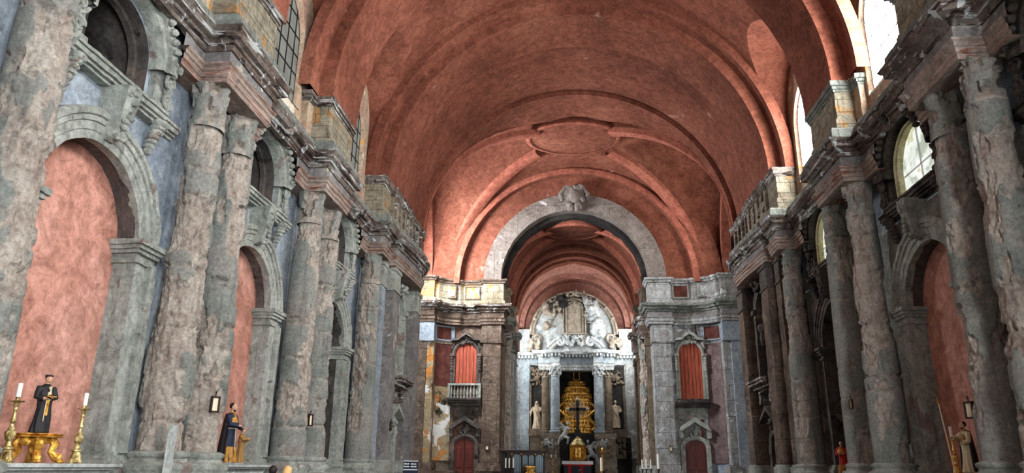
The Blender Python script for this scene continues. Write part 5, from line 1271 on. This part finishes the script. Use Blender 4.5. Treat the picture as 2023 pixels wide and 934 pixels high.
# golden tabernacle
YT = 57.1
t = thing('tabernacle', 'octagonal golden tabernacle with a domed top behind the altar table', 'tabernacle', at(1141, 911, YT))
zb, zt = at(1141, 909, YT)[2], at(1141, 880, YT)[2]; xt_ = at(1142, 900, YT)[0]; hw_ = .56
g = MB().lathe([(hw_*1.1, zb), (hw_*1.1, zb+.12), (hw_*.92, zb+.16), (hw_*.92, zt-.12), (hw_*1.08, zt-.05), (hw_*1.12, zt+.04)], (xt_, YT, 0), 8); g.build('body', M['gold'], t, smooth=20)
g = MB().lathe([(hw_*1.05, zt+.03), (hw_*.95, zt+.15), (hw_*.7, zt+.3), (hw_*.66, zt+.36), (hw_*.5, zt+.5), (.1, zt+.6), (.08, zt+.68)], (xt_, YT, 0), 16); g.build('dome', M['brass'], t)
for k in range(8):
    a = 2*pi*k/8; g = MB().lathe([(.08, zb+.15), (.06, zb+.3), (.06, zt-.2), (.09, zt-.08)], (xt_+hw_*.98*cos(a), YT+hw_*.98*sin(a), 0), 8); g.build('colonnette', M['gold'], t)
g = MB(); g.box(xt_-.2, xt_+.2, YT-.58, YT-.5, zb+.2, zt-.15); g.ell((xt_, YT-.58, (zb+zt)/2), (.1, .06, .22)); g.ell((xt_, YT-.6, (zb+zt)/2+.22), (.06, .05, .07)); g.build('door', M['gold'], t)
# angels beside it
for px0, sd, lab in ((1118, -1, 'pale carved angel leaning over the left side of the golden tabernacle'), (1166, 1, 'pale carved angel crouched at the right side of the golden tabernacle')):
    Ya = 57.9; b_ = at(px0, 905 if sd > 0 else 868, Ya); h = 1.55
    t = thing('angel_sculpture', lab, 'sculpture', b_)
    W = lambda x, y, z: (b_[0]+sd*x, Ya+y, b_[2]+z)
    g = MB(); g.tube([W(.5, 0, 0), W(.2, -.1, .25), W(.0, 0, .55), W(-.1, 0, .95)], [.14, .2, .22, .13], 10); g.ell(W(-.16, -.05, 1.2), (.12, .13, .15)); g.tube([W(-.1, 0, .95), W(-.3, -.2, .75), W(-.5, -.25, .95)], [.09, .07, .05], 8)
    g.tube([W(.2, -.1, .25), W(-.2, -.35, .1), W(-.1, -.3, -.35)], [.15, .12, .07], 8); g.tube([W(.5, 0, 0), W(.6, -.2, -.4)], [.13, .06], 8)
    g.build('body', M['marble'], t, warp=.03, voxel=.035)
    g = MB(); pts = [W(0, .15, .75), W(.35, .25, 1.15), W(.75, .28, 1.2)]; g.tube(pts, [.16, .13, .04], 8); g.tube([W(0, .15, .7), W(.4, .25, .9), W(.7, .28, .8)], [.12, .1, .03], 8); g.build('wing', M['marble'], t, warp=.03, voxel=.035)
# altar table
YA = 53.6
t = thing('altar_table', 'altar table with a white cloth over a red and dark panelled front', 'altar', (at(1141, 912, YA)[0], YA, 0))
xa, xb = at(1111, 915, YA)[0], at(1171, 915, YA)[0]; zt = at(1141, 911, YA)[2]; zb = zt-1.05
g = MB(); g.box(xa+.1, xb-.1, YA, YA+1.1, zb, zt-.02); g.build('body', M['black'], t)
n_ = 7
for k in range(n_):
    g = MB(); w_ = (xb-xa-.2)/n_; g.box(xa+.1+k*w_+.02, xa+.1+(k+1)*w_-.02, YA-.03, YA+.02, zb+.05, zt-.28); g.build('panel', M['redcloth'] if k in (1, 4) else M['navy'], t, bevel=.01)
g = MB(); g.box(xa+.1, xb-.1, YA-.05, YA+.02, zt-.3, zt-.2); g.build('red_band', M['redcloth'], t)
cl = MB(); rows = [[(x, y, z) for x in np.linspace(xa-.03, xb+.03, 40)] for y, z in ((YA+1.13, zt-.2), (YA+1.13, zt+.02), (YA-.05, zt+.02))]+[[(x, YA-.07-.015*sin(x*18), z) for x in np.linspace(xa-.03, xb+.03, 40)] for z in (zt-.05, zt-.2)]
cl.grid(rows); o = cl.build('altar_cloth', M['cloth']); tag(o, 'white cloth spread over the altar table at the chancel end', 'cloth')
g = MB(); g.box(CX2-3.4, CX2+3.4, YA-1.6, 58.4, 0, zb-.0, d=None); g.box(CX2-4, CX2+4, YA-3, 58.4, 0, zb-.2); g.build('floor_altar_steps', M['floor'], kind='structure')

# ------------------------------------------------------------------ floor and things low in the picture
g = MB(); g.quad((-11, -8, 0), (11.3, -8, 0), (11.3, 66, 0), (-11, 66, 0)); g.build('floor', M['floor'], kind='structure')

def candlestick(name, label, base, h, mat, candle=True, group=None, cr=.03, ch=.22):
    t = thing(name, label, 'candlestick', base, group); X, Y, Z = base; q_ = h
    g = MB(); pr = [(.11, 0), (.115, .03), (.10, .07), (.085, .14), (.06, .2), (.085, .215), (.085, .235), (.05, .26), (.035, .33), (.07, .37), (.085, .44), (.08, .48), (.05, .5), (.055, .52), (.03, .56), (.028, .6), (.045, .64), (.03, .69), (.022, .8), (.035, .82), (.03, .86), (.05, .9), (.03, .93)]
    g.lathe([(r*q_*1.05, z*q_) for r, z in pr[:5]], (X, Y, Z), 8); g.lathe([(r*q_, z*q_) for r, z in pr[4:9]], (X, Y, Z), 14); g.lathe([(r*q_, z*q_) for r, z in pr[8:13]], (X, Y, Z), 8); g.lathe([(r*q_, z*q_) for r, z in pr[12:]], (X, Y, Z), 14)
    for k in range(3): a = 2*pi*k/3-.5; g.ell((X+.1*q_*cos(a), Y+.1*q_*sin(a), Z+.03*q_), (.035*q_, .035*q_, .03*q_), 8, 6)
    g.build('stem', M[mat], t, smooth=25)
    g = MB().lathe([(.02*q_, .925*q_), (.1*q_, .945*q_), (.115*q_, .96*q_), (.11*q_, .965*q_), (.03*q_, .955*q_), (.03*q_, 1.02*q_), (.038*q_, 1.03*q_)], (X, Y, Z), 20); dp = g.build('drip_pan', M[mat], t)
    if candle: g = MB().lathe([(cr, 1.02*q_), (cr, 1.02*q_+ch), (cr*.6, 1.02*q_+ch+.01)], (X, Y, Z), 12); g.build('candle', M['candle'], dp)
    return t
# first pink arch: altar shelf, saint, candlesticks
def side_altar(s, yc, ztop, label, y0, y1):
    t = thing('side_altar', label, 'altar', L(s, .6, yc, 0))
    g = SB(s); g.box(.9, -.05, y0, y1, ztop-.06, ztop, d=.3); g.box(.9, 0, y0+.05, y1-.05, ztop-.1, ztop-.06); g.build('slab', M['ledge'], t, bevel=.008)
    g = SB(s); g.box(.9, .1, y0+.12, y1-.12, 0, ztop-.1, d=.3); g.build('body', M['ledge'], t)
    return t
side_altar(-1, 11.6, 1.56, 'white marble side altar under the first big pink recess at far left', 9.9, 12.95)
side_altar(-1, 18.15, 1.56, 'marble side altar under the second pink recess on the left', 16.7, 19.6)
side_altar(1, 18.15, 1.56, 'marble side altar under the dark red recess on the right', 16.7, 19.6)
zz_ = 1.56
t = thing('gilded_stand', 'gilded baroque pedestal with scroll legs under the black-robed saint at far left', 'pedestal', L(-1, .35, 11.2, zz_))
XG, YG = L(-1, .35, 11.2, 0)[:2]
g = MB().lathe([(.25, .38), (.36, .385), (.37, .40), (.33, .415), (.36, .43), (.36, .44)], (XG, YG, zz_), 8); g.build('top', M['gold'], t, smooth=25)
for k in range(4):
    a = pi/4+pi/2*k; d = Vector((cos(a), sin(a), 0)); P_ = Vector((XG, YG, zz_))
    g = MB(); pts = [P_+d*.2+Vector((0, 0, .38)), P_+d*.26+Vector((0, 0, .28)), P_+d*.22+Vector((0, 0, .17)), P_+d*.28+Vector((0, 0, .1)), P_+d*.34+Vector((0, 0, .07)), P_+d*.37+Vector((0, 0, .03))]
    g.tube(pts, [.06, .07, .055, .06, .065, .04], 8)
    pts = [P_+d*(.32+.05*(1-j/14)*cos(j*.8))+Vector((0, 0, .1+.05*(1-j/14)*sin(j*.8))) for j in range(15)]; g.tube(pts, .02, 6); g.ell(P_+d*.37+Vector((0, 0, .03)), (.06, .06, .035), 8, 6)
    g.build('leg', M['gold'], t)
g = MB(); g.ell((XG, YG, zz_+.34), (.22, .22, .07)); g.ell((XG, YG-.24, zz_+.32), (.1, .06, .07)); g.build('apron', M['gold'], t)
def book(t, W, MBc, conv):
    g = MB(); g.box(-.06, .1, -.17, -.09, .605, .625); conv(g).build('book', M['gold'], t)
    g = MB(); g.tube([(-.01, -.12, .69), (.0, -.125, .64)], [.03, .035], 8); g.ell((-.01, -.12, .755), (.022, .024, .03)); g.tube([(.0, -.13, .7), (.02, -.12, .78)], [.015, .012], 6); g.tube([(-.02, -.12, .66), (-.05, -.16, .63)], [.016, .012], 6); conv(g).build('child', M['cream'], t, voxel=.008)
    g = MB(); g.box(-.03, .03, -.107, -.1, .3, .56); conv(g).build('gilt_strip', M['gold'], t)
robed('saint_statue', 'painted saint in black habit and flat cap holding a pale child, far left', 'statue', (XG, YG, zz_+.44), .92, {'robe': 'black', 'hair': 'black', 'cape': 'black', 'cord': 1}, face=1.15, cap=True, extra=book)
candlestick('candlestick', 'silvered baroque candlestick left of the black-robed saint, cut by the photo edge', L(-1, .35, 10.62, zz_), .93, 'brass', cr=.035, ch=.2)
candlestick('candlestick', 'silvered baroque candlestick right of the black-robed saint in the first pink recess', L(-1, .35, 12.2, zz_), .93, 'brass', cr=.035, ch=.2)
# second recess: tall saint with a small monk
robed('saint_statue', 'large painted saint in dark blue with gilt hem before the second pink recess', 'statue', L(-1, .3, 17.72, 1.6), 1.42, {'robe': 'navy', 'hair': 'hair', 'cape': 'orangeskirt', 'skirt': 'orangeskirt', 'cloak': 'black', 'cord': 1, 'beard': 1}, face=1.55,
      arms=[((-.125, 0, .75), (-.16, -.06, .62), (-.03, -.2, .60)), ((.125, 0, .75), (.165, -.03, .6), (.12, -.2, .57))])
robed('monk_statue', 'small painted monk figure in a brown habit reaching up beside the large blue-robed saint', 'statue', L(-1, .25, 18.3, 1.57), .88, {'robe': 'habit', 'cape': 'habit', 'hair': 'habit'}, face=1.7,
      arms=[((-.125, 0, .75), (-.15, -.08, .66), (-.03, -.22, .70)), ((.125, 0, .75), (.15, -.08, .64), (.05, -.2, .66))])
g = MB(); X0, Y0 = L(-1, .3, 17.72, 0)[:2]; g.box(X0-.3, X0+.3, Y0-.3, Y0+.3, 1.5601, 1.6); o = g.build('statue_plinth', M['bluepanel'], bevel=.005); tag(o, 'low blue-grey plinth under the large blue-robed saint', 'plinth')
# right recess
XR, YR2 = L(1, .3, 17.6, 0)[:2]
robed('saint_statue', 'painted saint in tan cape and pale habit in the dark red recess, right wall', 'statue', (XR, YR2, 1.565), 1.12, {'robe': 'cream', 'cape': 'habit', 'hair': 'hair', 'cloak': 'black', 'beard': 1}, face=-1.5,
      arms=[((-.125, 0, .75), (-.15, -.10, .66), (-.06, -.24, .68)), ((.125, 0, .75), (.165, -.03, .6), (.04, -.12, .56))])
p0 = L(1, .1, 17.85, 1.57); p1 = L(1, .3, 18.55, 3.12)
t = thing('staff', 'long thin gilt processional staff topped by a small cross, leaning in the dark red recess', 'staff', p0)
g = MB(); g.tube([p0, p1], .016, 8); g.build('shaft', M['paper'], t)
V0 = Vector(p1); g = MB(); d = (Vector(p1)-Vector(p0)).normalized(); e = Vector((0, 1, 0)).cross(d).normalized(); e2 = Vector((1, 0, 0)).cross(d).normalized(); g.tube([V0, V0+d*.16], .014, 6); g.tube([V0+d*.08-e2*.1, V0+d*.08+e2*.1], .014, 6); g.build('cross', M['gold'], t)
candlestick('candlestick', 'dark gilt candlestick left of the staff-bearing saint, right wall', L(1, .45, 18.5, 1.565), .8, 'gold', cr=.035, ch=.22)
candlestick('candlestick', 'dark gilt candlestick right of the staff-bearing saint, right wall', L(1, .45, 17.0, 1.565), .85, 'gold', cr=.035, ch=.22)
# niche figure at the right
t = thing('figure_pedestal', 'dark block under the small red and gold painted figure, right wall', 'pedestal', L(1, .15, 25.1, 0))
g = SB(1); g.box(.43, -.15, 24.8, 25.4, 0, 1.5, d=.3); g.build('block', M['scorch_shade'], t)
robed('saint_statue', 'small red and gold painted figure before the black niche, right wall', 'statue', L(1, .15, 25.1, 1.5), 1.0, {'robe': 'redcloth', 'cape': 'orangeskirt', 'skirt': 'orangeskirt', 'hair': 'habit'}, face=-.6)

def plaque(label, c, n, w_, h_, mat='gold'):
    w_ *= .72; h_ *= .8
    'small framed station plaque: c centre, n outward horizontal normal'
    t = thing('framed_plaque', label, 'picture', c); n = Vector(n).normalized(); e = n.cross(Vector((0, 0, 1))).normalized(); C0 = Vector(c)
    def sl(g, a0, a1, b0, b1, d0, d1):
        vs = [tuple(C0+e*a+Vector((0, 0, b_))+n*d_) for d_ in (d0, d1) for a, b_ in ((a0, b0), (a1, b0), (a1, b1), (a0, b1))]; g.add(vs, [(0, 1, 2, 3), (7, 6, 5, 4), (0, 1, 5, 4), (1, 2, 6, 5), (2, 3, 7, 6), (3, 0, 4, 7)])
    g = MB(); f = .035
    sl(g, -w_/2, w_/2, h_/2-f, h_/2, -.02, .04); sl(g, -w_/2, w_/2, -h_/2, -h_/2+f, -.02, .04); sl(g, -w_/2, -w_/2+f, -h_/2, h_/2, -.02, .04); sl(g, w_/2-f, w_/2, -h_/2, h_/2, -.02, .04)
    g.tube([C0+Vector((0, 0, h_/2)), C0+Vector((0, 0, h_/2+.06))], .015, 6); g.ell(C0+Vector((0, 0, h_/2+.08))+n*.01, (.02, .02, .03), 8, 6); g.build('frame', M['darkwood'], t)
    g = MB(); sl(g, -w_/2+f, w_/2-f, -h_/2+f, h_/2-f, -.02, .015); g.build('picture', M['paper'], t)
p = (-7.6, 15.34, 2.78); plaque('framed plaque on the smooth grey column left of the large blue-robed saint', p, (.75, -.66, 0), .26, .42)
p = L(-1, -.42, 21.15, 2.8); plaque('small framed plaque between the two columns left of the dark niche', p, (.9, -.3, 0), .26, .42)
p = L(-1, -.6, 33.0, 3.3); plaque('tiny framed plaque on the pinkish pilaster in the left end bay', (CN-HW+.58, 30.1, 3.1), (1, 0, 0), .26, .4)
p = at(1935, 808, 17.3); plaque('framed plaque on the scarred column beside the dark red recess, right wall', (L(1, -.42, 0, 0)[0], 15.75, 2.78), (-.9, -.35, 0), .28, .42)
p = at(1707, 790, 24); plaque('small framed plaque between the columns left of the dark red arch, right wall', (CN+HW-.44, 22.1, 3.4), (-.95, -.25, 0), .2, .34)
p = at(962, 884, 45.4); plaque('tiny framed plaque on the left chancel pier', (p[0], 45.44, p[2]), (0, -1, 0), .32, .36)
p = at(1325, 886, 45.4); plaque('tiny framed plaque on the right chancel pier', (p[0], 45.44, p[2]), (0, -1, 0), .32, .36)
# leaning board
g = SB(-1); g.box(-.76, -.79, 12.98, 13.26, 0, 2.24); o = g.build('leaning_board', M['slab'] if False else M['ledge'], bevel=.01); tag(o, 'tall narrow pale grey board standing against the pedestal right of the first pink arch', 'board')

# small organ
YO = 41.0
x0, x1 = at(1001, 900, YO)[0], at(1075, 900, YO)[0]; zt = at(1040, 889, YO)[2]
t = thing('small_organ', 'small dark wooden organ with four arched groups of grey pipes, left of the altar', 'organ', ((x0+x1)/2, YO, 0))
g = MB(); g.box(x0, x1, YO+.1, YO+1.1, 0, zt-.12); g.box(x0-.35, x0, YO+.4, YO+1.1, 0, zt-.12); g.build('case', M['darkwood'], t)
g = MB()
for z_0, z_1, o in ((zt-.12, zt-.06, .04), (zt-.06, zt, .1)): g.box(x0-.35-o, x1+o, YO-o, YO+1.15, z_0, z_1)
g.build('cornice', M['darkwood'], t, bevel=.008)
W_ = x1-x0; spans = [(.07, .37, 7), (.40, .56, 5), (.59, .74, 5), (.78, .98, 0)]
spans = [(.15, .38, 7), (.42, .56, 5), (.59, .73, 5), (.77, .97, 7)]
g = MB(); z1f = zt-.16; z0f = zt-1.35
for a in (.0, .12, .395, .575, .745, .98): g.box(x0+W_*a-.0, x0+W_*a+.045, YO-.01, YO+.12, z0f, z1f)
g.box(x0, x1, YO-.01, YO+.12, z1f-.02, z1f+.05); g.box(x0, x1, YO-.03, YO+.14, z0f-.5, z0f); g.build('front_frame', M['darkwood'], t)
for i, (a, b, _n) in enumerate(spans):
    xa_, xb_ = x0+W_*a, x0+W_*b; hwp = (xb_-xa_)/2; xm = (xa_+xb_)/2; zl = z0f+.08 if i in (0, 3) else z0f+.5; za = z1f-.12-hwp*.5
    g = MB(); pts = [(xa_-.02, z1f)]+[(xm-hwp*cos(pi*k/14), za+hwp*.9*sin(pi*k/14)) for k in range(15)]+[(xb_+.02, z1f)]
    g.prism(pts, 'y', YO-.02, YO+.03); g.build('arched_head', M['darkwood'], t)
    n_ = 7 if i in (0, 3) else 6
    for k in range(n_):
        xx = xa_+(k+.5)*(xb_-xa_)/n_; ztp = za+hwp*.9*sqrt(max(0, 1-((xx-xm)/hwp)**2))-.02; r_ = (xb_-xa_)/n_*.46
        g = MB().lathe([(.006, zl), (r_, zl+.22), (r_, ztp)], (xx, YO+.07, 0), 10); g.build('pipe', M['tin'], t)
    if i in (1, 2): g = MB(); g.box(xa_, xb_, YO-.0, YO+.1, z0f, zl); g.build('panel', M['wood'] if False else M['darkwood'], t)
for a in (.13, .385, .755, .965):
    g = MB(); g.ell((x0+W_*a+.02, YO-.03, z1f-.06), (.05, .03, .05)); g.build('gilt_boss', M['gold'], t)
# gilded ambo in front of it
YB = 39.2; p = at(1048, 921, YB)
t = thing('gilded_lectern', 'small gilded carved lectern in front of the organ', 'lectern', (p[0], YB, 0))
g = MB(); g.box(p[0]-.24, p[0]+.24, YB-.2, YB+.2, p[2]-.06, p[2]+.02); g.build('desk', M['gold'], t, bevel=.015)
g = MB().lathe([(.3, p[2]-.75), (.32, p[2]-.68), (.2, p[2]-.6), (.18, p[2]-.3), (.22, p[2]-.12), (.24, p[2]-.05)], (p[0], YB, 0), 8); g.lathe([(.34, 0), (.34, .1), (.14, .2), (.12, p[2]-.8), (.3, p[2]-.75)], (p[0], YB, 0), 12)
for k in range(8): a = 2*pi*k/8; g.ell((p[0]+.21*cos(a), YB+.21*sin(a), p[2]-.4), (.05, .05, .12), 8, 6)
g.build('stem', M['gold'], t)
# free-standing candles
def tall_candle(px, pt, pb, Y, lab, grp=None, stand='metal', cr=.035):
    a, b_ = at(px, pt, Y), at(px, pb, Y)
    t = thing('floor_candlestick', lab, 'candlestick', (b_[0], Y, 0), grp)
    g = MB().lathe([(.16, 0), (.16, .04), (.04, .08), (.03, .2), (.03, b_[2]-.15), (.05, b_[2]-.1), (.03, b_[2]-.05), (.11, b_[2]-.03), (.11, b_[2])], (b_[0], Y, 0), 12); g.build('stand', M[stand], t)
    g = MB().lathe([(cr, b_[2]), (cr, a[2]), (.008, a[2]+.01)], (b_[0], Y, 0), 10); g.build('candle', M['candle'], t)
for px, lab in ((999, 'leftmost of the three white candles on dark stands before the organ'), (1006, 'middle one of the three white candles on dark stands before the organ'), (1014, 'rightmost of the three white candles on dark stands before the organ')): tall_candle(px, 905, 924, 39.7, lab, 'candles before the organ')
for px, lab in ((1269, 'leftmost of the three white candles at the right foot of the chancel'), (1277, 'middle one of the three white candles at the right foot of the chancel'), (1286, 'rightmost of the three white candles at the right foot of the chancel')): tall_candle(px, 908, 926, 45.0, lab, 'candles right of the chancel')
tall_candle(1301, 897, 926, 44.6, 'thick tall white candle against the right chancel pier', cr=.07)
tall_candle(1188, 904, 930, 49.0, 'tall slim white candle on a gold stand right of the altar table', stand='gold', cr=.06)
# candelabra either side of the altar
for px, pt, lab, Y in ((1092, 905, 'thin gilded candelabrum with three short candles left of the altar table', 51.7), (1190, 893, 'gilded lamp stand with a star-like head right of the altar table', 51.7)):
    b_ = at(px, pt, Y); t = thing('candelabrum', lab, 'candelabrum', (b_[0], Y, 0))
    g = MB().lathe([(.22, 0), (.2, .06), (.05, .12), (.04, .6), (.07, .65), (.035, .7), (.035, b_[2]-.1), (.08, b_[2]-.05), (.04, b_[2])], (b_[0], Y, 0), 12); g.build('stem', M['gold'], t)
    g = MB(); 
    for k in range(3 if px < 1100 else 6):
        a = 2*pi*k/(3 if px < 1100 else 6); g.tube([(b_[0], Y, b_[2]-.1), (b_[0]+.12*cos(a), Y+.12*sin(a), b_[2]-.12), (b_[0]+.2*cos(a), Y+.2*sin(a), b_[2])], .018, 6); g.lathe([(.02, b_[2]), (.06, b_[2]+.03)], (b_[0]+.2*cos(a), Y+.2*sin(a), 0), 8)
    if px > 1100: g.ell((b_[0], Y, b_[2]+.18), (.1, .1, .16)); g.lathe([(.3, b_[2]), (.3, b_[2]+.03)], (b_[0], Y, 0), 12)
    g.build('branch', M['gold'], t)
    if px < 1100:
        for k in range(3): a = 2*pi*k/3; g = MB().lathe([(.03, b_[2]+.03), (.03, b_[2]+.25)], (b_[0]+.2*cos(a), Y+.2*sin(a), 0), 8); g.build('candle', M['candle'], t)
# sign
YS = 25.4; a, b_ = at(797, 911, YS), at(826, 936, YS); xa, xb = a[0], at(826, 911, YS)[0]; ztp = a[2]; zbt = ztp-.62
t = thing('notice_board', 'small dark blue notice board with white text, low left of centre', 'sign', ((xa+xb)/2, YS, 0))
g = MB(); g.box(xa, xb, YS, YS+.03, zbt, ztp); g.build('board', M['navy'], t)
g = MB(); g.box(xa-.005, xb+.005, YS-.01, YS+.035, ztp, ztp+.025); g.box(xa+.01, xb-.01, YS-.006, YS, ztp-.28, ztp-.25); g.build('white_rule', M['whitepaint'], t)
g = MB(); rnd = random.Random(1)
for r_ in range(2):
    for c0, c1 in ((.04, .44), (.52, .95)):
        xx = xa+(xb-xa)*c0
        while xx < xa+(xb-xa)*c1-.03:
            w_ = rnd.uniform(.018, .03); hh = rnd.choice((.035, .045)); g.box(xx, xx+w_, YS-.006, YS, ztp-.10-r_*.085, ztp-.10-r_*.085+hh); xx += w_+.007
g.build('text_line', M['whitepaint'], t)
g = MB(); g.tube([((xa+xb)/2, YS+.05, 0), ((xa+xb)/2, YS+.05, ztp-.1)], .02, 8); g.box((xa+xb)/2-.2, (xa+xb)/2+.2, YS-.1, YS+.2, 0, .03); g.build('stand', M['metal'], t)

# ------------------------------------------------------------------ visitors whose heads rise into the picture
def person(label, hx, ztop, Y, hair, top='coat', long=False, face=pi, sc=1.0):
    X = hx; t = thing('person', label, 'person', (X, Y, 0)); H = ztop
    ca, sa = cos(face), sin(face)
    def W(x, y, z): return (X+(x*ca-y*sa)*H, Y+(x*sa+y*ca)*H, z*H)
    V = lambda pts: [W(*p) for p in pts]
    g = MB()
    for sd in (-1, 1):
        g.tube(V([(sd*.055, 0, .5), (sd*.06, -.005, .28), (sd*.06, .01, .04)]), [.052*H, .038*H, .025*H], 12); g.ell(W(sd*.06, -.03, .02), (.03*H, .06*H, .02*H), 10, 6)
        g.tube(V([(sd*.1, 0, .8), (sd*.135, .01, .64), (sd*.13, -.03, .5)]), [.033*H, .026*H, .018*H], 10)
        g.ell(W(sd*.13, -.035, .475), (.016*H, .02*H, .025*H), 8, 6)
        for k in range(4): g.tube(V([(sd*.13, -.05+.01*k, .465), (sd*.13, -.052+.01*k, .44), (sd*.126, -.05+.01*k, .425)]), .0048*H, 6)
        g.tube(V([(sd*.125, -.05, .48), (sd*.118, -.062, .46), (sd*.116, -.064, .445)]), .0055*H, 6)
    g.tube(V([(0, 0, .5), (0, 0, .62), (0, 0, .74), (0, 0, .80)]), [.085*H, .075*H, .09*H, .07*H], 14); g.tube(V([(-.1, 0, .805), (0, 0, .83), (.1, 0, .805)]), [.035*H, .045*H, .035*H], 10)
    g.tube(V([(0, .005, .82), (0, -.002, .9)]), [.032*H, .03*H], 10); g.ell(W(0, -.005, .935), (.045*H, .052*H, .062*H), 16, 12); g.ell(W(0, -.058, .93), (.008*H, .008*H, .012*H), 8, 6)
    g.ell(W(0, -.045, .9), (.02*H, .014*H, .014*H), 8, 6)
    for sd in (-1, 1): g.ell(W(sd*.046, .002, .93), (.007*H, .01*H, .015*H), 6, 5)
    g.build('body', M['skin'], t, voxel=.012)
    g = MB(); g.tube(V([(0, 0, .46), (0, 0, .62), (0, 0, .75), (0, 0, .82)]), [.1*H, .088*H, .1*H, .06*H], 16); g.tube(V([(-.1, 0, .81), (0, 0, .825), (.1, 0, .81)]), [.042*H, .052*H, .042*H], 10)
    for sd in (-1, 1): g.tube(V([(sd*.1, 0, .81), (sd*.137, .01, .64), (sd*.132, -.03, .5)]), [.042*H, .035*H, .026*H], 10)
    g.build('jacket', M[top], t, voxel=.014)
    g = MB()
    for sd in (-1, 1): g.tube(V([(sd*.05, 0, .52), (sd*.06, -.005, .28), (sd*.06, .01, .05)]), [.062*H, .046*H, .034*H], 12)
    g.build('trousers', M['black'], t, voxel=.014)
    g = MB(); g.ell(W(0, .012, .945), (.052*H, .056*H, .058*H), 18, 12)
    if long: g.tube(V([(0, .03, .95), (0, .045, .87), (0, .06, .78)]), [.05*H, .052*H, .03*H], 12)
    g.build('hair', M[hair], t, voxel=.01)
p = at(541, 919, 14.5); person('visitor with short dark hair, only the head in view at lower left', p[0], p[2], 14.5, 'hair')
p = at(570, 919.5, 14.0); person('visitor with long blond hair, only the head in view beside the dark-haired one', p[0], p[2], 14.0, 'blond', 'habit', True)
p = at(1193, 928, 37.5); person('distant visitor with dark hair at the bottom edge right of the altar', p[0], p[2], 37.5, 'hair')
p = at(1083, 931, 34); person('distant visitor whose dark hair just shows at the bottom edge left of the altar', p[0], p[2], 34, 'hair')
p = at(1146, 927, 35.6); person('distant visitor with dark hair at the bottom edge before the altar table', p[0], p[2], 35.6, 'hair', 'redcloth')
